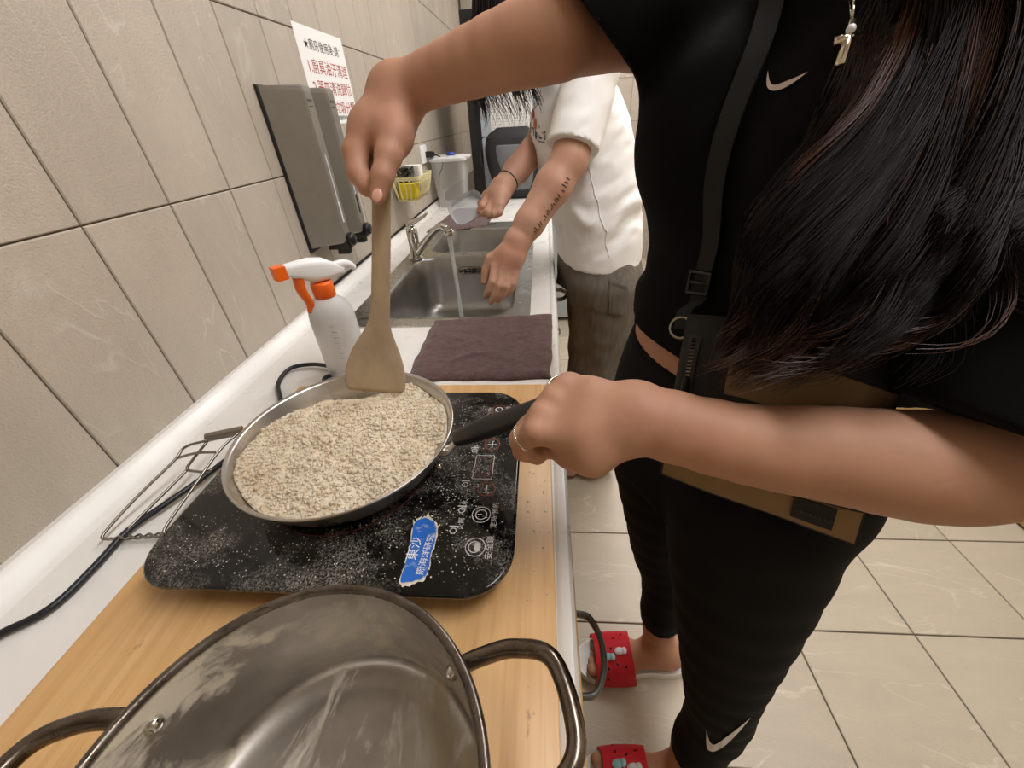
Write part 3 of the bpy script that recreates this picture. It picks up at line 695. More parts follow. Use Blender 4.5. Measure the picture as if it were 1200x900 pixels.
def cloth(name, quad, label, seed, th=.006, nx=60, ny=40, group=None):
    """cloth lying on the worktop: rippled sheet with thickness; quad = 4 corners going round"""
    q = [A(p) for p in quad]; V = []; F = []; sd = seed * 3.1
    def top(u, v):
        p = (q[0] * (1 - u) + q[1] * u) * (1 - v) + (q[3] * (1 - u) + q[2] * u) * v
        e = min(u, 1 - u, v, 1 - v); wob = .006 * mn.noise(Vector((u * 5, v * 5, sd))) ; p = p + A((wob, .006 * mn.noise(Vector((u * 5, v * 5, sd + 9))), 0))
        rip = .0035 * abs(mn.noise(Vector((u * 4 + v, v * 7, sd)))) + .008 * math.exp(-((u - .5 - .25 * v) ** 2) / .0025) * max(0, v - .55) * 1.4 * (.5 + mn.noise(Vector((v * 6, 1, sd)))) + .005 * math.exp(-((v - .72 - .06 * math.sin(u * 9)) ** 2) / .0012) * math.exp(-((u - .42) ** 2) / .02)
        return p, th * min(1, e * 18 + .15) + max(0, rip)
    for s in (1, 0):
        for j in range(ny + 1):
            for i in range(nx + 1):
                p, h = top(i / nx, j / ny); V.append((p[0], p[1], ZC + .0006 + (h if s else 0)))
    n1 = (nx + 1) * (ny + 1)
    for j in range(ny):
        for i in range(nx):
            a = j * (nx + 1) + i; F.append((a, a + 1, a + nx + 2, a + nx + 1)); F.append((n1 + a, n1 + a + nx + 1, n1 + a + nx + 2, n1 + a + 1))
    edge = [i for i in range(nx + 1)] + [(j + 1) * (nx + 1) - 1 for j in range(1, ny + 1)] + [ny * (nx + 1) + i for i in range(nx - 1, -1, -1)] + [j * (nx + 1) for j in range(ny - 1, 0, -1)]
    for k in range(len(edge)): a, b_ = edge[k], edge[(k + 1) % len(edge)]; F.append((a, n1 + a, n1 + b_, b_))
    return tag(obj(name, (V, F), m_cloth), label, 'cloth', group)
cloth('brown_cloth', [(0.3412, 0.8635, 0.8530), (0.6338, 0.8887, 0.8530), (0.6230, 0.6032, 0.8530), (0.3498, 0.5957, 0.8530)], 'dark brown cloth spread flat before the sink, behind the pan', 1)
cloth('folded_cloth', [(0.1504, 2.2815, 0.8530), (0.3593, 2.2607, 0.8530), (0.3674, 1.8162, 0.8530), (0.1009, 1.7644, 0.8530)], 'small dark brown cloth lying beyond the sink by the tap', 2, nx=30, ny=20)

# ------------------------------------------------------------------ things on the tiled wall
sd = thing('soap_dispenser', 'twin grey soap dispenser with two black levers on the wall', 'soap dispenser', (.0, 1.12, .99))
obj('wall_plate', box(.0006, .007, 1.004, 1.246, .985, 1.338, .001), m_black, sd)
zb, zt_ = .995, 1.336
for i, yc in enumerate((1.068, 1.185)):
    def sec(z, k): return [(.007, yc - .058, z), (.007, yc + .058, z), (.078 * k, yc + .024, z), (.082 * k, yc + .02, z), (.082 * k, yc - .012, z), (.078 * k, yc - .016, z)]
    hs_ = obj('dispenser_body', loft([sec(zb, .96), sec(zb + .004, 1), sec(zt_ - .012, 1), sec(zt_ - .003, .98), sec(zt_, .93)]), m_grey, sd, smooth=False)
    obj('level_slot', box(.082, .0826, yc + .001, yc + .0065, 1.05, 1.20), M('slot_light', (196, 198, 198), .25), hs_, smooth=False)
    obj('level_window', box(.0822, .083, yc + .0005, yc + .007, 1.045, 1.095), m_whitep if i == 0 else m_black, hs_, smooth=False)
    obj('maker_mark', join(text_geo('雙 給皂', .007, (.0825, yc - .010, 1.305), (0, 1, 0), (0, 0, 1)), box(.0822, .0826, yc - .008, yc + .012, 1.296, 1.2972)), m_ink, hs_, smooth=False)
    lv = obj('lever', join(box(.03, .088, yc - .018, yc + .022, zb - .016, zb + .001, .003), box(.05, .08, yc - .011, yc + .014, zb - .03, zb - .014, .002)), m_black, sd, angle=40)
    obj('knob', xform(lathe([(0, 0), (.015, 0), (.0175, .003), (.0175, .012), (.014, .0165), (0, .018)], (0, 0, 0), 24), frame((.083, yc + .004, zb + .006), (0, 1, 0), (0, 0, 1), (1, 0, 0))), m_black, lv)
nt_ = thing('kitchen_notice', 'white paper kitchen notice with red handwriting style rules on the wall', 'notice', (.001, 1.395, 1.26))
obj('sheet', box(.0006, .0012, 1.251, 1.541, 1.262, 1.474), m_paper, nt_, smooth=False)
def wt(s, size, y, z, sx=1.0): return text_geo(s, size, (.0016, y, z), (0, 1, 0), (0, 0, 1), sx=sx)
obj('heading', wt('★廚房使用後‧請：', .026, 1.287, 1.428, 1.12), m_ink, nt_, smooth=False)
obj('rules', join(wt('1.廚具油汙清理', .0345, 1.276, 1.379, 1.1), wt('2.器皿清洗歸位', .0345, 1.279, 1.334, 1.1), wt('3.廚餘垃圾分類', .0345, 1.279, 1.289, 1.1)), m_red, nt_, smooth=False)
obj('small_print', wt('共同維護環境 謝謝您的合作', .0135, 1.36, 1.271, 1.0), m_ink, nt_, smooth=False)
# wall basket
bk = thing('wall_basket', 'cream plastic basket of scrubbers hanging on the wall tiles', 'basket', (.06, 1.83, .99))
bx0, bx1, by0, by1, bz0, bz1 = .006, .118, 1.70, 1.93, .985, 1.075
obj('basket_rim', loft([rrect(bx0 - .002, bx1 + .008, by0 - .006, by1 + .006, .02, bz1 - .012), rrect(bx0 - .003, bx1 + .01, by0 - .008, by1 + .008, .021, bz1), rrect(bx0 + .003, bx1 + .003, by0, by1, .015, bz1), rrect(bx0 + .003, bx1 + .003, by0, by1, .015, bz1 - .012)], closed=True), m_cream, bk, angle=40)
obj('basket_floor', loft([rrect(bx0 + .012, bx1 - .016, by0 + .02, by1 - .02, .02, bz0), rrect(bx0 + .012, bx1 - .016, by0 + .02, by1 - .02, .02, bz0 + .006)]), m_cream, bk, angle=40)
r_t = rrect(bx0 + .001, bx1 + .005, by0 - .003, by1 + .003, .018, bz1 - .01, 3); r_b = rrect(bx0 + .012, bx1 - .016, by0 + .02, by1 - .02, .02, bz0 + .003, 3)
def along(loop, t):
    L = A(loop + [loop[0]]); s = np.r_[0, np.cumsum(np.linalg.norm(np.diff(L, axis=0), axis=1))]; return A([np.interp(t * s[-1], s, L[:, i]) for i in range(3)])
for k in range(30):
    t = k / 30; a, b_ = along(r_t, t), along(r_b, t); m_ = (a + b_) / 2; m_[0] = m_[0] + (.004 if m_[0] > .06 else 0)
    obj('slat', tube([a, m_, b_], [.005, .0033, .005], 6, 5, flat=.55), m_cream, bk)
tag(obj('wire_scourer', join(*[tube([(.05 + .03 * math.sin(q * 1.7 + j) * math.cos(q * .37 + j), 1.795 + .034 * math.cos(q * 1.3 + j * 2), 1.078 + .026 * math.sin(q * 1.1 + j * .7)) for q in np.linspace(0, 30, 90)], .0016, 4) for j in range(5)]), M('scourer_steel', (92, 90, 86), .4, .9)), 'dark grey wire scourer lying on top in the basket', 'scourer')
tag(obj('white_sponge', loft([rrect(.03, .1, 1.83, 1.885, .012, z) for z in (1.035, 1.04, 1.1, 1.104)]), M('white_foam', (232, 230, 224), .9, bs=300), smooth=True, angle=40), 'white foam sponge standing in the basket', 'sponge')
tag(obj('yellow_sponge', loft([rrect(.024, .1, 1.735, 1.79, .008, z) for z in (.993, .998, 1.044, 1.048)]), m_yellow, angle=40), 'yellow sponge seen through the basket bars', 'sponge')
tag(obj('black_scouring_pad', loft([rrect(.026, .1, 1.795, 1.825, .008, z) for z in (.993, .998, 1.035, 1.04)]), M('black_pad', (30, 30, 30), .9, bs=300), angle=40), 'black scouring pad in the bottom of the basket', 'pad')
# socket, plug
so = thing('wall_socket', 'white wall socket with a black plug pushed in', 'socket', (.0, 2.3, 1.1))
obj('face_plate', box(.0006, .012, 2.235, 2.345, 1.075, 1.155, .003), m_whitep, so, angle=40)
pl = obj('plug', loft([[(x, 2.325 + s * y, 1.11 + s * z) for y, z in ((-.017, -.014), (.017, -.014), (.017, .014), (-.017, .014))] for x, s in ((.012, 1), (.04, 1), (.055, .6))]), m_black, so, smooth=False)
obj('plug_cable', tube([(.052, 2.325, 1.108), (.075, 2.335, 1.10), (.085, 2.36, 1.075), (.07, 2.40, 1.04), (.03, 2.46, .99), (.012, 2.52, .93), (.012, 2.55, .88)], .0035, 8, 30), m_black, pl)
# clear container
cc = thing('plastic_container', 'tall clear plastic container with pale lid and blue cap in the corner', 'container', (.11, 2.4, ZC))
cx, cy = .112, 2.41
obj('container_body', loft([rrect(cx - .07, cx + .07, cy - .07, cy + .07, .03, ZC + .002), rrect(cx - .075, cx + .075, cy - .075, cy + .075, .03, ZC + .006), rrect(cx - .092, cx + .092, cy - .092, cy + .092, .035, ZC + .225)], cap1=False), m_clear, cc, angle=40)
ld_ = obj('lid', loft([rrect(cx - .094, cx + .096, cy - .094, cy + .094, .035, ZC + .222), rrect(cx - .1, cx + .104, cy - .1, cy + .1, .037, ZC + .226), rrect(cx - .1, cx + .104, cy - .1, cy + .1, .037, ZC + .238), rrect(cx - .085, cx + .085, cy - .085, cy + .085, .035, ZC + .245)]), clear_mat('pale_lid', (225, 226, 226), .75, .3), cc, angle=40)
obj('cap', lathe([(0, 0), (.022, 0), (.024, .004), (.022, .014), (0, .016)], (cx + .01, cy + .01, ZC + .245), 20), M('blue_cap', (48, 74, 160), .4), ld_)
obj('spout_flap', box(cx + .05, cx + .125, cy - .07, cy - .02, ZC + .238, ZC + .25, .003), m_whitep, ld_, angle=40)
# fridge
fx0, fx1, fy0, fy1, fz = .272, .93, 2.62, 3.26, 1.72
fr = thing('fridge', 'pale blue grey fridge with a black back standing past the worktop', 'fridge', ((fx0 + fx1) / 2, (fy0 + fy1) / 2, 0))
obj('cabinet_shell', box(fx0, fx1, fy0, fy1, .03, fz, .008), m_fridge, fr, angle=40)
obj('back_panel', box(.205, fx0, fy0 + .004, fy1, .03, fz - .02, .003), m_black, fr, smooth=False)
obj('door', box(fx1 + .004, fx1 + .06, fy0, fy1, .08, fz, .01), m_fridge, fr, angle=40)
cl = thing('wall_calendar', 'white calendar sheet stuck on the fridge side', 'calendar', (.44, fy0, 1.17))
obj('sheet', box(.33, .56, fy0 - .0016, fy0 - .0006, 1.165, 1.40), m_paper, cl, smooth=False)
V, F = [], []
for k in range(8): V, F = join((V, F), box(.34 + k * .03, .341 + k * .03, fy0 - .0022, fy0 - .0018, 1.20, 1.345))
for k in range(6): V, F = join((V, F), box(.34, .551, fy0 - .0022, fy0 - .0018, 1.20 + k * .029, 1.201 + k * .029))
obj('grid_lines', (V, F), M('grid_grey', (150, 152, 156), .8), cl, smooth=False)
V, F = [], []
for r in range(5):
    for k in range(7): V, F = join((V, F), text_geo(str(1 + (r * 7 + k) % 30), .012, (.343 + k * .03, fy0 - .0023, 1.212 + (4 - r) * .029), (1, 0, 0), (0, 0, 1)))
obj('dates', (V, F), m_ink, cl, smooth=False)['kind'] = 'stuff'
obj('date_notes', join(box(.345, .39, fy0 - .0022, fy0 - .0018, 1.18, 1.19), box(.41, .52, fy0 - .0022, fy0 - .0018, 1.176, 1.19)), m_blueink, cl, smooth=False)
# backpack hanging in front of the fridge side
bp = thing('backpack', 'black backpack with grey front pocket against the fridge side', 'backpack', (.44, 2.54, ZC))
bxc, byc = .45, 2.545
f = body_loft([(ZC + .004, bxc + .02, byc, .085, .03, -90), (.87, bxc + .02, byc, .115, .045, -90), (.95, bxc + .01, byc, .135, .055, -90), (1.05, bxc, byc, .15, .055, -90), (1.13, bxc, byc, .15, .045, -90), (1.18, bxc, byc + .005, .125, .035, -90), (1.205, bxc, byc + .01, .08, .018, -90)], 3)
m_bag = M('black_nylon', (30, 30, 31), .65, bs=250, bstr=.25)
V, F = solid(f, (.26, 2.47, .84), (.64, 2.62, 1.22), .005); bb = np_mesh('main_bag', V, F, m_bag, bp)
f2 = clip(lambda P: body_loft([(.90, bxc + .03, byc - .012, .085, .05, -90), (1.0, bxc + .02, byc - .012, .105, .055, -90), (1.10, bxc + .01, byc - .012, .115, .05, -90), (1.125, bxc + .01, byc - .012, .112, .045, -90)], 3)(P), plane((0, byc - .02, 0), (0, 1, 0)))
V, F = solid(f2, (.26, 2.46, .84), (.64, 2.62, 1.22), .005); np_mesh('front_pocket', V, F, M('grey_mesh', (104, 106, 110), .8, bs=500, bstr=.4), bp)
obj('carry_strap', tube([(.33, 2.5, 1.16), (.295, 2.49, 1.165), (.276, 2.485, 1.12), (.275, 2.482, 1.05), (.285, 2.485, 1.0)], .009, 8, 24, flat=.35), m_bag, bp)

# ------------------------------------------------------------------ people
def skin(name, rgb, red):
    m, nt, b = new_mat(name); v = coords(nt); c = lin(rgb)
    f = noise(nt, v, 30, 4); c1 = ramp(nt, f, [(.35, tuple(x * .93 for x in c)), (.7, tuple(min(1, x * 1.06) for x in c))])
    nt.links.new(mixc(nt, ramp(nt, noise(nt, v, 9, 3), [(.45, grey(0)), (.7, grey(.45))]), c1, lin(red)), b.inputs['Base Color'])
    b.inputs['Roughness'].default_value = .58; b.inputs['Specular IOR Level'].default_value = .38; b.inputs['Subsurface Weight'].default_value = .12
    b.inputs['Subsurface Radius'].default_value = (1, .4, .25); b.inputs['Subsurface Scale'].default_value = .005
    bump(nt, b, noise(nt, v, 700, 2), .12, .0004); return m
m_skin = skin('skin', (186, 140, 113), (178, 124, 101)); m_skin2 = skin('second_skin', (190, 146, 122), (182, 124, 104))
m_nail = M('nail', (222, 168, 146), .3, var=.04)
m_eye = M('eye_white', (230, 226, 220), .2); m_iris = M('iris', (34, 22, 16), .15); m_lip = M('lip', (176, 92, 84), .4)
m_shirt = M('black_jersey', (14, 14, 15), .95, var=.15, vs=30, bs=600, bstr=.25, spec=.15)
m_legg = M('black_legging', (17, 16, 16), .85, var=.12, bs=500, bstr=.15, spec=.2)
m_tee = M('white_jersey', (236, 234, 230), .85, var=.03, vs=12, bs=500, bstr=.2)
m_linen = M('grey_brown_linen', (104, 97, 86), .95, var=.22, vs=40, bs=420, bstr=.4, scale=(2.5, 2.5, .5))
m_hair = M('dark_brown_hair', (30, 19, 16), .55, var=.55, vs=16, spec=.25)
m_hairb = M('brown_hair_tips', (74, 46, 32), .4, var=.4, vs=22)
m_gold = M('silver_jewellery', (214, 206, 190), .15, 1)

def chain(prims, pts, rs, k):
    for i in range(len(pts) - 1): prims.append((cone(pts[i], pts[i + 1], rs[i], rs[i + 1]), k))
def chain_s(prims, pts, rs, k, n=10):
    P = cr_spline(A(pts), n); R = np.interp(np.linspace(0, 1, n), np.linspace(0, 1, len(rs)), rs); R[1:-1] = (R[:-2] + 2 * R[1:-1] + R[2:]) / 4
    chain(prims, list(P), list(R), k)
def head_prims(prims, c, fw, up, s=1.0):
    c = A(c); fw = A(fw) / np.linalg.norm(fw); up = A(up); up = up - fw * up.dot(fw); up /= np.linalg.norm(up); rt = np.cross(fw, up)
    R = np.stack([rt, fw, up], 1); L = lambda x, y, z: c + (R @ A((x, y, z))) * s
    prims += [(ell(L(0, -.012, .025), A((.074, .092, .088)) * s, R), .02), (ell(L(0, .025, -.035), A((.06, .066, .07)) * s, R), .03),
              (cone(L(0, .055, -.075), L(0, .06, -.085), .022 * s, .02 * s), .03), (ell(L(0, .082, -.022), A((.011, .02, .012)) * s, R), .012),
              (cone(L(0, .078, .015), L(0, .092, -.012), .007 * s, .009 * s), .012), (ell(L(.03, .064, .018), A((.024, .012, .008)) * s, R), .012), (ell(L(-.03, .064, .018), A((.024, .012, .008)) * s, R), .012),
              (ell(L(.035, .055, -.03), A((.022, .018, .02)) * s, R), .02), (ell(L(-.035, .055, -.03), A((.022, .018, .02)) * s, R), .02),
              (ell(L(.077, -.005, -.012), A((.008, .018, .03)) * s, R), .008), (ell(L(-.077, -.005, -.012), A((.008, .018, .03)) * s, R), .008)]
    return L, R
def face(par, L, R):
    for q in (-1, 1):
        e = obj('eye', ellipsoid(L(q * .03, .069, .002), (.0115, .0115, .0115), 16, 10), m_eye, par)
        obj('iris', ellipsoid(L(q * .03, .0775, -.001), (.0052, .0035, .0052), 12, 8, R), m_iris, e)
        obj('eyebrow', tube([L(q * .014, .078, .022), L(q * .03, .078, .027), L(q * .046, .068, .022)], [.0028, .003, .0015], 6, 8), m_hair, par)
    obj('lips', join(ellipsoid(L(0, .083, -.052), (.021, .008, .0042), 16, 8, R), ellipsoid(L(0, .081, -.06), (.018, .008, .005), 16, 8, R)), m_lip, par)
def cap_field(c, L, R, s=1.0):
    e = ell(L(0, -.014, .026), A((.087, .105, .1)) * s, R); o = A(c)
    def f(P):
        q = (P - o) @ R; d = e(P); return np.maximum(d, np.minimum(q[:, 1] - .038 * s, .056 * s - q[:, 2]))
    return f
def foot_prims(prims, heel, d, z0, s=1.0, left=False):
    d = A((*d, 0)) / np.hypot(*d); n = A((-d[1], d[0], 0)) * (-1 if left else 1); h = A((*heel, 0))   # n: towards the big toe
    P = lambda a, b, z: h + d * a * s + n * b * s + A((0, 0, z0 + z * s))
    prims += [(cone(P(.03, 0, .03), P(.03, 0, .05), .03 * s, .03 * s), .02), (cone(P(.03, 0, .03), P(.14, .006, .026), .028 * s, .024 * s), .03), (cone(P(.05, .004, .06), P(.15, .012, .032), .03 * s, .02 * s), .03),
              (cone(P(.14, .022, .022), P(.185, .03, .018), .022 * s, .017 * s), .02), (cone(P(.13, -.02, .02), P(.17, -.024, .016), .02 * s, .014 * s), .02)]
    for i, (b, a, r) in enumerate(((.031, .232, .0125), (.012, .231, .0088), (-.004, .224, .0085), (-.018, .214, .008), (-.031, .201, .0075))):
        prims.append((cone(P(.175 - i * .006, b * .92, .016), P(a - .012, b, .012), r * 1.05 * s, r * s), .006))
    return P
def ribbon(P, Nn, wd, th):
    P = A(P); T = np.gradient(P, axis=0); T /= np.linalg.norm(T, axis=1)[:, None]; B = np.cross(T, Nn); B /= np.linalg.norm(B, axis=1)[:, None]
    return loft([[p + b * wd / 2, p + b * wd / 2 + n * th, p - b * wd / 2 + n * th, p - b * wd / 2] for p, b, n in zip(P, B, Nn)])
def cast(f, P, off=.001, n=60):
    """lay printed points on a surface along the line of sight they are seen from"""
    P = A(P).copy(); d = P - A(CAM_POS); d /= np.linalg.norm(d, axis=1)[:, None]; P -= d * .08
    for _ in range(n): P += d * np.clip((f(P) - off) * .7, -.02, .02)[:, None]
    return P
def torus_at(c, ax, r, t, n=28):
    ax = A(ax) / np.linalg.norm(ax); u = np.cross(ax, (0, 0, 1.) if abs(ax[2]) < .9 else (1., 0, 0)); u /= np.linalg.norm(u); v = np.cross(ax, u)
    return tube([A(c) + r * (math.cos(a) * u + math.sin(a) * v) for a in np.linspace(0, 2 * PI, n, endpoint=False)], t, 8, closed=True)
def strands(guides, count, seg, r0, jitter, wave, seed, freq=9.0, avoid=None, sides=3, locks=70, short=.82):
    """hair: count tapered wavy strands between neighbouring guide curves, as one mesh"""
    rg = np.random.default_rng(seed); G = np.stack([cr_spline(A(g), seg) for g in guides]); m = len(G); t = np.linspace(0, 1, seg)
    X = rg.random(count) * (m - 1); i = np.clip(X.astype(int), 0, m - 2); u = (X - i)[:, None, None]
    P = G[i] * (1 - u) + G[i + 1] * u
    lock = np.minimum((X / (m - 1) * locks + rg.normal(0, 1.2, count)).astype(int).clip(0), locks - 1); lr = np.random.default_rng(seed + 1); lo = lr.normal(0, 1, (locks, 3)); lph = lr.random(locks) * 2.6; lam = .4 + .9 * lr.random(locks)
    off = (lo[lock] * jitter + rg.normal(0, jitter * .22, (count, 3)))[:, None, :] * (.35 + .65 * t)[None, :, None]
    ph = lph[lock][:, None] + rg.normal(0, .25, (count, 1)); am = (wave * lam[lock])[:, None] * np.clip(t * 1.6 - .2, 0, 1)[None]
    wv = np.stack([np.sin(freq * t[None] + ph), np.cos(freq * .9 * t[None] + ph * 1.3), .3 * np.sin(freq * 1.2 * t[None] + ph)], -1) * am[..., None]
    P = P + off + wv + rg.normal(0, .00022, P.shape).cumsum(1) * .5
    # strands end at different lengths
    L = short + (1 - short) * rg.random(count); idx = t[None] * L[:, None] * (seg - 1); a = np.clip(idx.astype(int), 0, seg - 2); f_ = (idx - a)[..., None]
    ar = np.arange(count)[:, None]; P = P[ar, a] * (1 - f_) + P[ar, a + 1] * f_
    if avoid is not None:
        Q = P.reshape(-1, 3)
        for fn, mg in avoid:
            for _ in range(2):
                d = fn(Q); k = d < mg
                if k.any(): Q[k] += (mg - d[k])[:, None] * grad(fn, Q[k])
        P = Q.reshape(P.shape)
    T = np.gradient(P, axis=1); T /= np.linalg.norm(T, axis=2)[..., None] + 1e-9
    ref = np.array([.3, .2, .93]); U1 = np.cross(T, ref); U1 /= np.linalg.norm(U1, axis=2)[..., None] + 1e-9; U2 = np.cross(T, U1)
    R = r0 * (.6 + .8 * rg.random(count))[:, None] * (1 - .75 * t ** 3)[None]
    V = np.stack([P + R[..., None] * (math.cos(2 * PI * k / sides) * U1 + math.sin(2 * PI * k / sides) * U2) for k in range(sides)], 2)
    n = np.arange(count)[:, None, None] * seg * sides; s_ = np.arange(seg - 1)[None, :, None] * sides; k = np.arange(sides)[None, None, :]; k2 = (k + 1) % sides
    F = np.stack([n + s_ + k, n + s_ + k2, n + s_ + sides + k2, n + s_ + sides + k], -1).reshape(-1, 4)
    return V.reshape(-1, 3), F

# ================= the person at the cooker
p1 = thing('person', 'person in black shirt and leggings stirring the frying pan', 'person', (.88, .37, 0))
shR, shL = A((.815, .665, 1.35)), A((.995, .365, 1.285))
elR, wrR = A((0.6248, 0.5074, 1.3183)), A((0.4402, 0.5505, 1.2823))
elL, wrL = A((0.9292, 0.2171, 1.0333)), A((0.6826, 0.2611, 1.0423))
hipR, hipL, knR, knL, anR, anL = A((.815, .515, .84)), A((.868, .335, .84)), A((.86, .515, .46)), A((.898, .265, .46)), A((.905, .47, .10)), A((.90, .232, .10))
T1 = [(.80, .845, .43, .165, .11, 207), (.92, .855, .445, .165, .11, 207), (1.0, .862, .457, .15, .098, 208), (1.08, .875, .472, .145, .093, 210), (1.17, .892, .494, .15, .1, 212), (1.26, .908, .508, .156, .103, 213), (1.33, .912, .512, .148, .083, 213), (1.38, .908, .513, .09, .06, 213), (1.41, .9, .508, .055, .055, 213)]
f3 = A((math.cos(math.radians(213)), math.sin(math.radians(213)), 0)); r3 = A((f3[1], -f3[0], 0))   # facing, to her right
ax3 = A((.898, .502, 1.225))
bust = [(ell(ax3 + f3 * .075 + r3 * .075 * q, (.072, .072, .075)), .04) for q in (-1, 1)]
B = [(body_loft(T1), .03)] + bust
headc = A((.85, .465, 1.545))
B.append((cone((.903, .51, 1.38), (.87, .48, 1.48), .055, .05), .03))
L1, R1 = head_prims(B, headc, (-.78, -.42, -.46), (-.4, -.2, .9), .98)
# arms
arm1 = [shR, shR + (elR - shR) * .5, elR]; chain(B, arm1, [.048, .041, .0345], .015)
chain_s(B, [elR, A((0.5780, 0.5173, 1.3124)), A((0.5215, 0.5327, 1.3019)), A((0.4715, 0.5451, 1.2913)), wrR], [.0365, .034, .0285, .025, .0245], .006, 10)
chain(B, [shL, shL + (elL - shL) * .5, elL + A((.012, .004, .012))], [.055, .045, .036], .004)
chain_s(B, [elL, A((0.8889, 0.2228, 1.0258)), A((0.8257, 0.2346, 1.0268)), A((0.7642, 0.2422, 1.0303)), wrL], [.038, .0415, .036, .0305, .0285], .006, 12)
# right hand round the spatula handle, thumb down along it
def J(*q): return [A(p) for p in q]
W0 = wrR
chain(B, J(W0, (0.4127, 0.5216, 1.2530), (0.3983, 0.4995, 1.2317)), [.027, .021, .0145], .014)
chain(B, J(W0, (0.4242, 0.5403, 1.2520), (0.3977, 0.5273, 1.2280)), [.026, .022, .0145], .014)
chain(B, J(W0, (0.4287, 0.5573, 1.2496), (0.4046, 0.5531, 1.2203)), [.025, .021, .0135], .014)
chain(B, J((0.4421, 0.5417, 1.2692), (0.4435, 0.5061, 1.2440), (0.4406, 0.4819, 1.2270)), [.022, .0185, .0138], .014)
chain(B, J((0.3983, 0.4995, 1.2317), (0.4015, 0.4826, 1.2121), (0.4132, 0.4718, 1.2002), (0.4203, 0.4855, 1.2050)), [.0138, .0118, .0105, .0085], .004)
chain(B, J((0.3977, 0.5273, 1.2280), (0.3977, 0.5055, 1.2053), (0.4118, 0.4928, 1.1938), (0.4188, 0.5045, 1.2009)), [.0138, .0118, .0105, .0085], .004)
chain(B, J((0.4046, 0.5531, 1.2203), (0.4031, 0.5293, 1.1984), (0.4091, 0.5147, 1.1888), (0.4159, 0.5255, 1.1965)), [.013, .011, .0095, .008], .004)
chain(B, J((0.4113, 0.5679, 1.2178), (0.4074, 0.5479, 1.2017), (0.4119, 0.5365, 1.1952)), [.0115, .0095, .008], .004)
chain(B, J((0.4406, 0.4819, 1.2270), (0.4352, 0.4655, 1.2093), (0.4296, 0.4553, 1.1918)), [.0138, .0115, .0088], .006)
# left hand over the pan handle
chain(B, J(wrL, (0.6477, 0.2745, 1.0523), (0.6302, 0.2892, 1.0548)), [.0275, .0175, .0118], .008)
chain(B, J(wrL, (0.6456, 0.2646, 1.0470), (0.6185, 0.2784, 1.0496)), [.0275, .0182, .0125], .008)
chain(B, J(wrL, (0.6435, 0.2536, 1.0402), (0.6078, 0.2642, 1.0427)), [.0275, .0182, .0125], .008)
chain(B, J(wrL, (0.6410, 0.2459, 1.0347), (0.6012, 0.2493, 1.0363)), [.0265, .0178, .0115], .008)
chain(B, J((0.6725, 0.2536, 1.0327), (0.6464, 0.2417, 1.0192), (0.6299, 0.2480, 1.0128)), [.0225, .0185, .0135], .012)
B += [(ell(A(q), (.0105,) * 3), .006) for q in ((0.6251, 0.2811, 1.0596), (0.6145, 0.2697, 1.0552), (0.6049, 0.2558, 1.0486), (0.5999, 0.2424, 1.0424))]
chain(B, J((0.6302, 0.2892, 1.0548), (0.6195, 0.3039, 1.0387), (0.6206, 0.3017, 1.0177), (0.6325, 0.2922, 1.0147)), [.0122, .0108, .0098, .0085], .004)
chain(B, J((0.6185, 0.2784, 1.0496), (0.6072, 0.2892, 1.0296), (0.6096, 0.2870, 1.0084), (0.6216, 0.2808, 1.0085)), [.0128, .0112, .01, .0085], .004)
chain(B, J((0.6078, 0.2642, 1.0427), (0.5932, 0.2664, 1.0232), (0.5951, 0.2646, 1.0028), (0.6093, 0.2640, 1.0035)), [.0125, .011, .0098, .0085], .004)
chain(B, J((0.6012, 0.2493, 1.0363), (0.5878, 0.2504, 1.0255), (0.5886, 0.2537, 1.0090), (0.6015, 0.2528, 1.0025)), [.012, .0105, .0092, .008], .004)
chain(B, J((0.6299, 0.2480, 1.0128), (0.6133, 0.2675, 1.0045), (0.6030, 0.2828, 1.0033)), [.0135, .0112, .009], .006)
# legs and feet
for h, k, a in ((hipR, knR, anR), (hipL, knL, anL)):
    m_ = k + (a - k) * .28 + A((.014, 0, 0)); chain_s(B, [h, h + (k - h) * .35, h + (k - h) * .7, k, m_, k + (a - k) * .75, a], [.094, .079, .059, .049, .046, .038, .034], .008, 14)
B += [(ell((.905, .41, .86), (.11, .14, .1)), .05)]
FR = foot_prims(B, (.968, .468), (-1, -.035), .032, 1.08); FL = foot_prims(B, (.962, .228), (-1, -.04), .032, 1.08, True)
chain(B, [anR, FR(.05, 0, .05)], [.033, .03], .02); chain(B, [anL, FL(.05, 0, .05)], [.033, .03], .02)
V, F = solid(None, (.36, .13, .02), (1.16, .85, 1.72), .0036, prims=B); body1 = np_mesh('body', V, F, m_skin, p1)
face(p1, L1, R1)
th = A((0.4296, 0.4553, 1.1918)) - A((0.4352, 0.4655, 1.2093)); th /= np.linalg.norm(th)
for cpt, nrm, s in ((A((0.4322, 0.4466, 1.1939)), A((0, -1, .1)), 1),):
    X = th; Z = nrm - X * nrm.dot(X); Z /= np.linalg.norm(Z); Y = np.cross(Z, X)
    obj('thumbnail', ellipsoid(cpt, (.0072, .0058, .0018), 16, 8, np.stack([X, Y, Z], 1)), m_nail, body1)
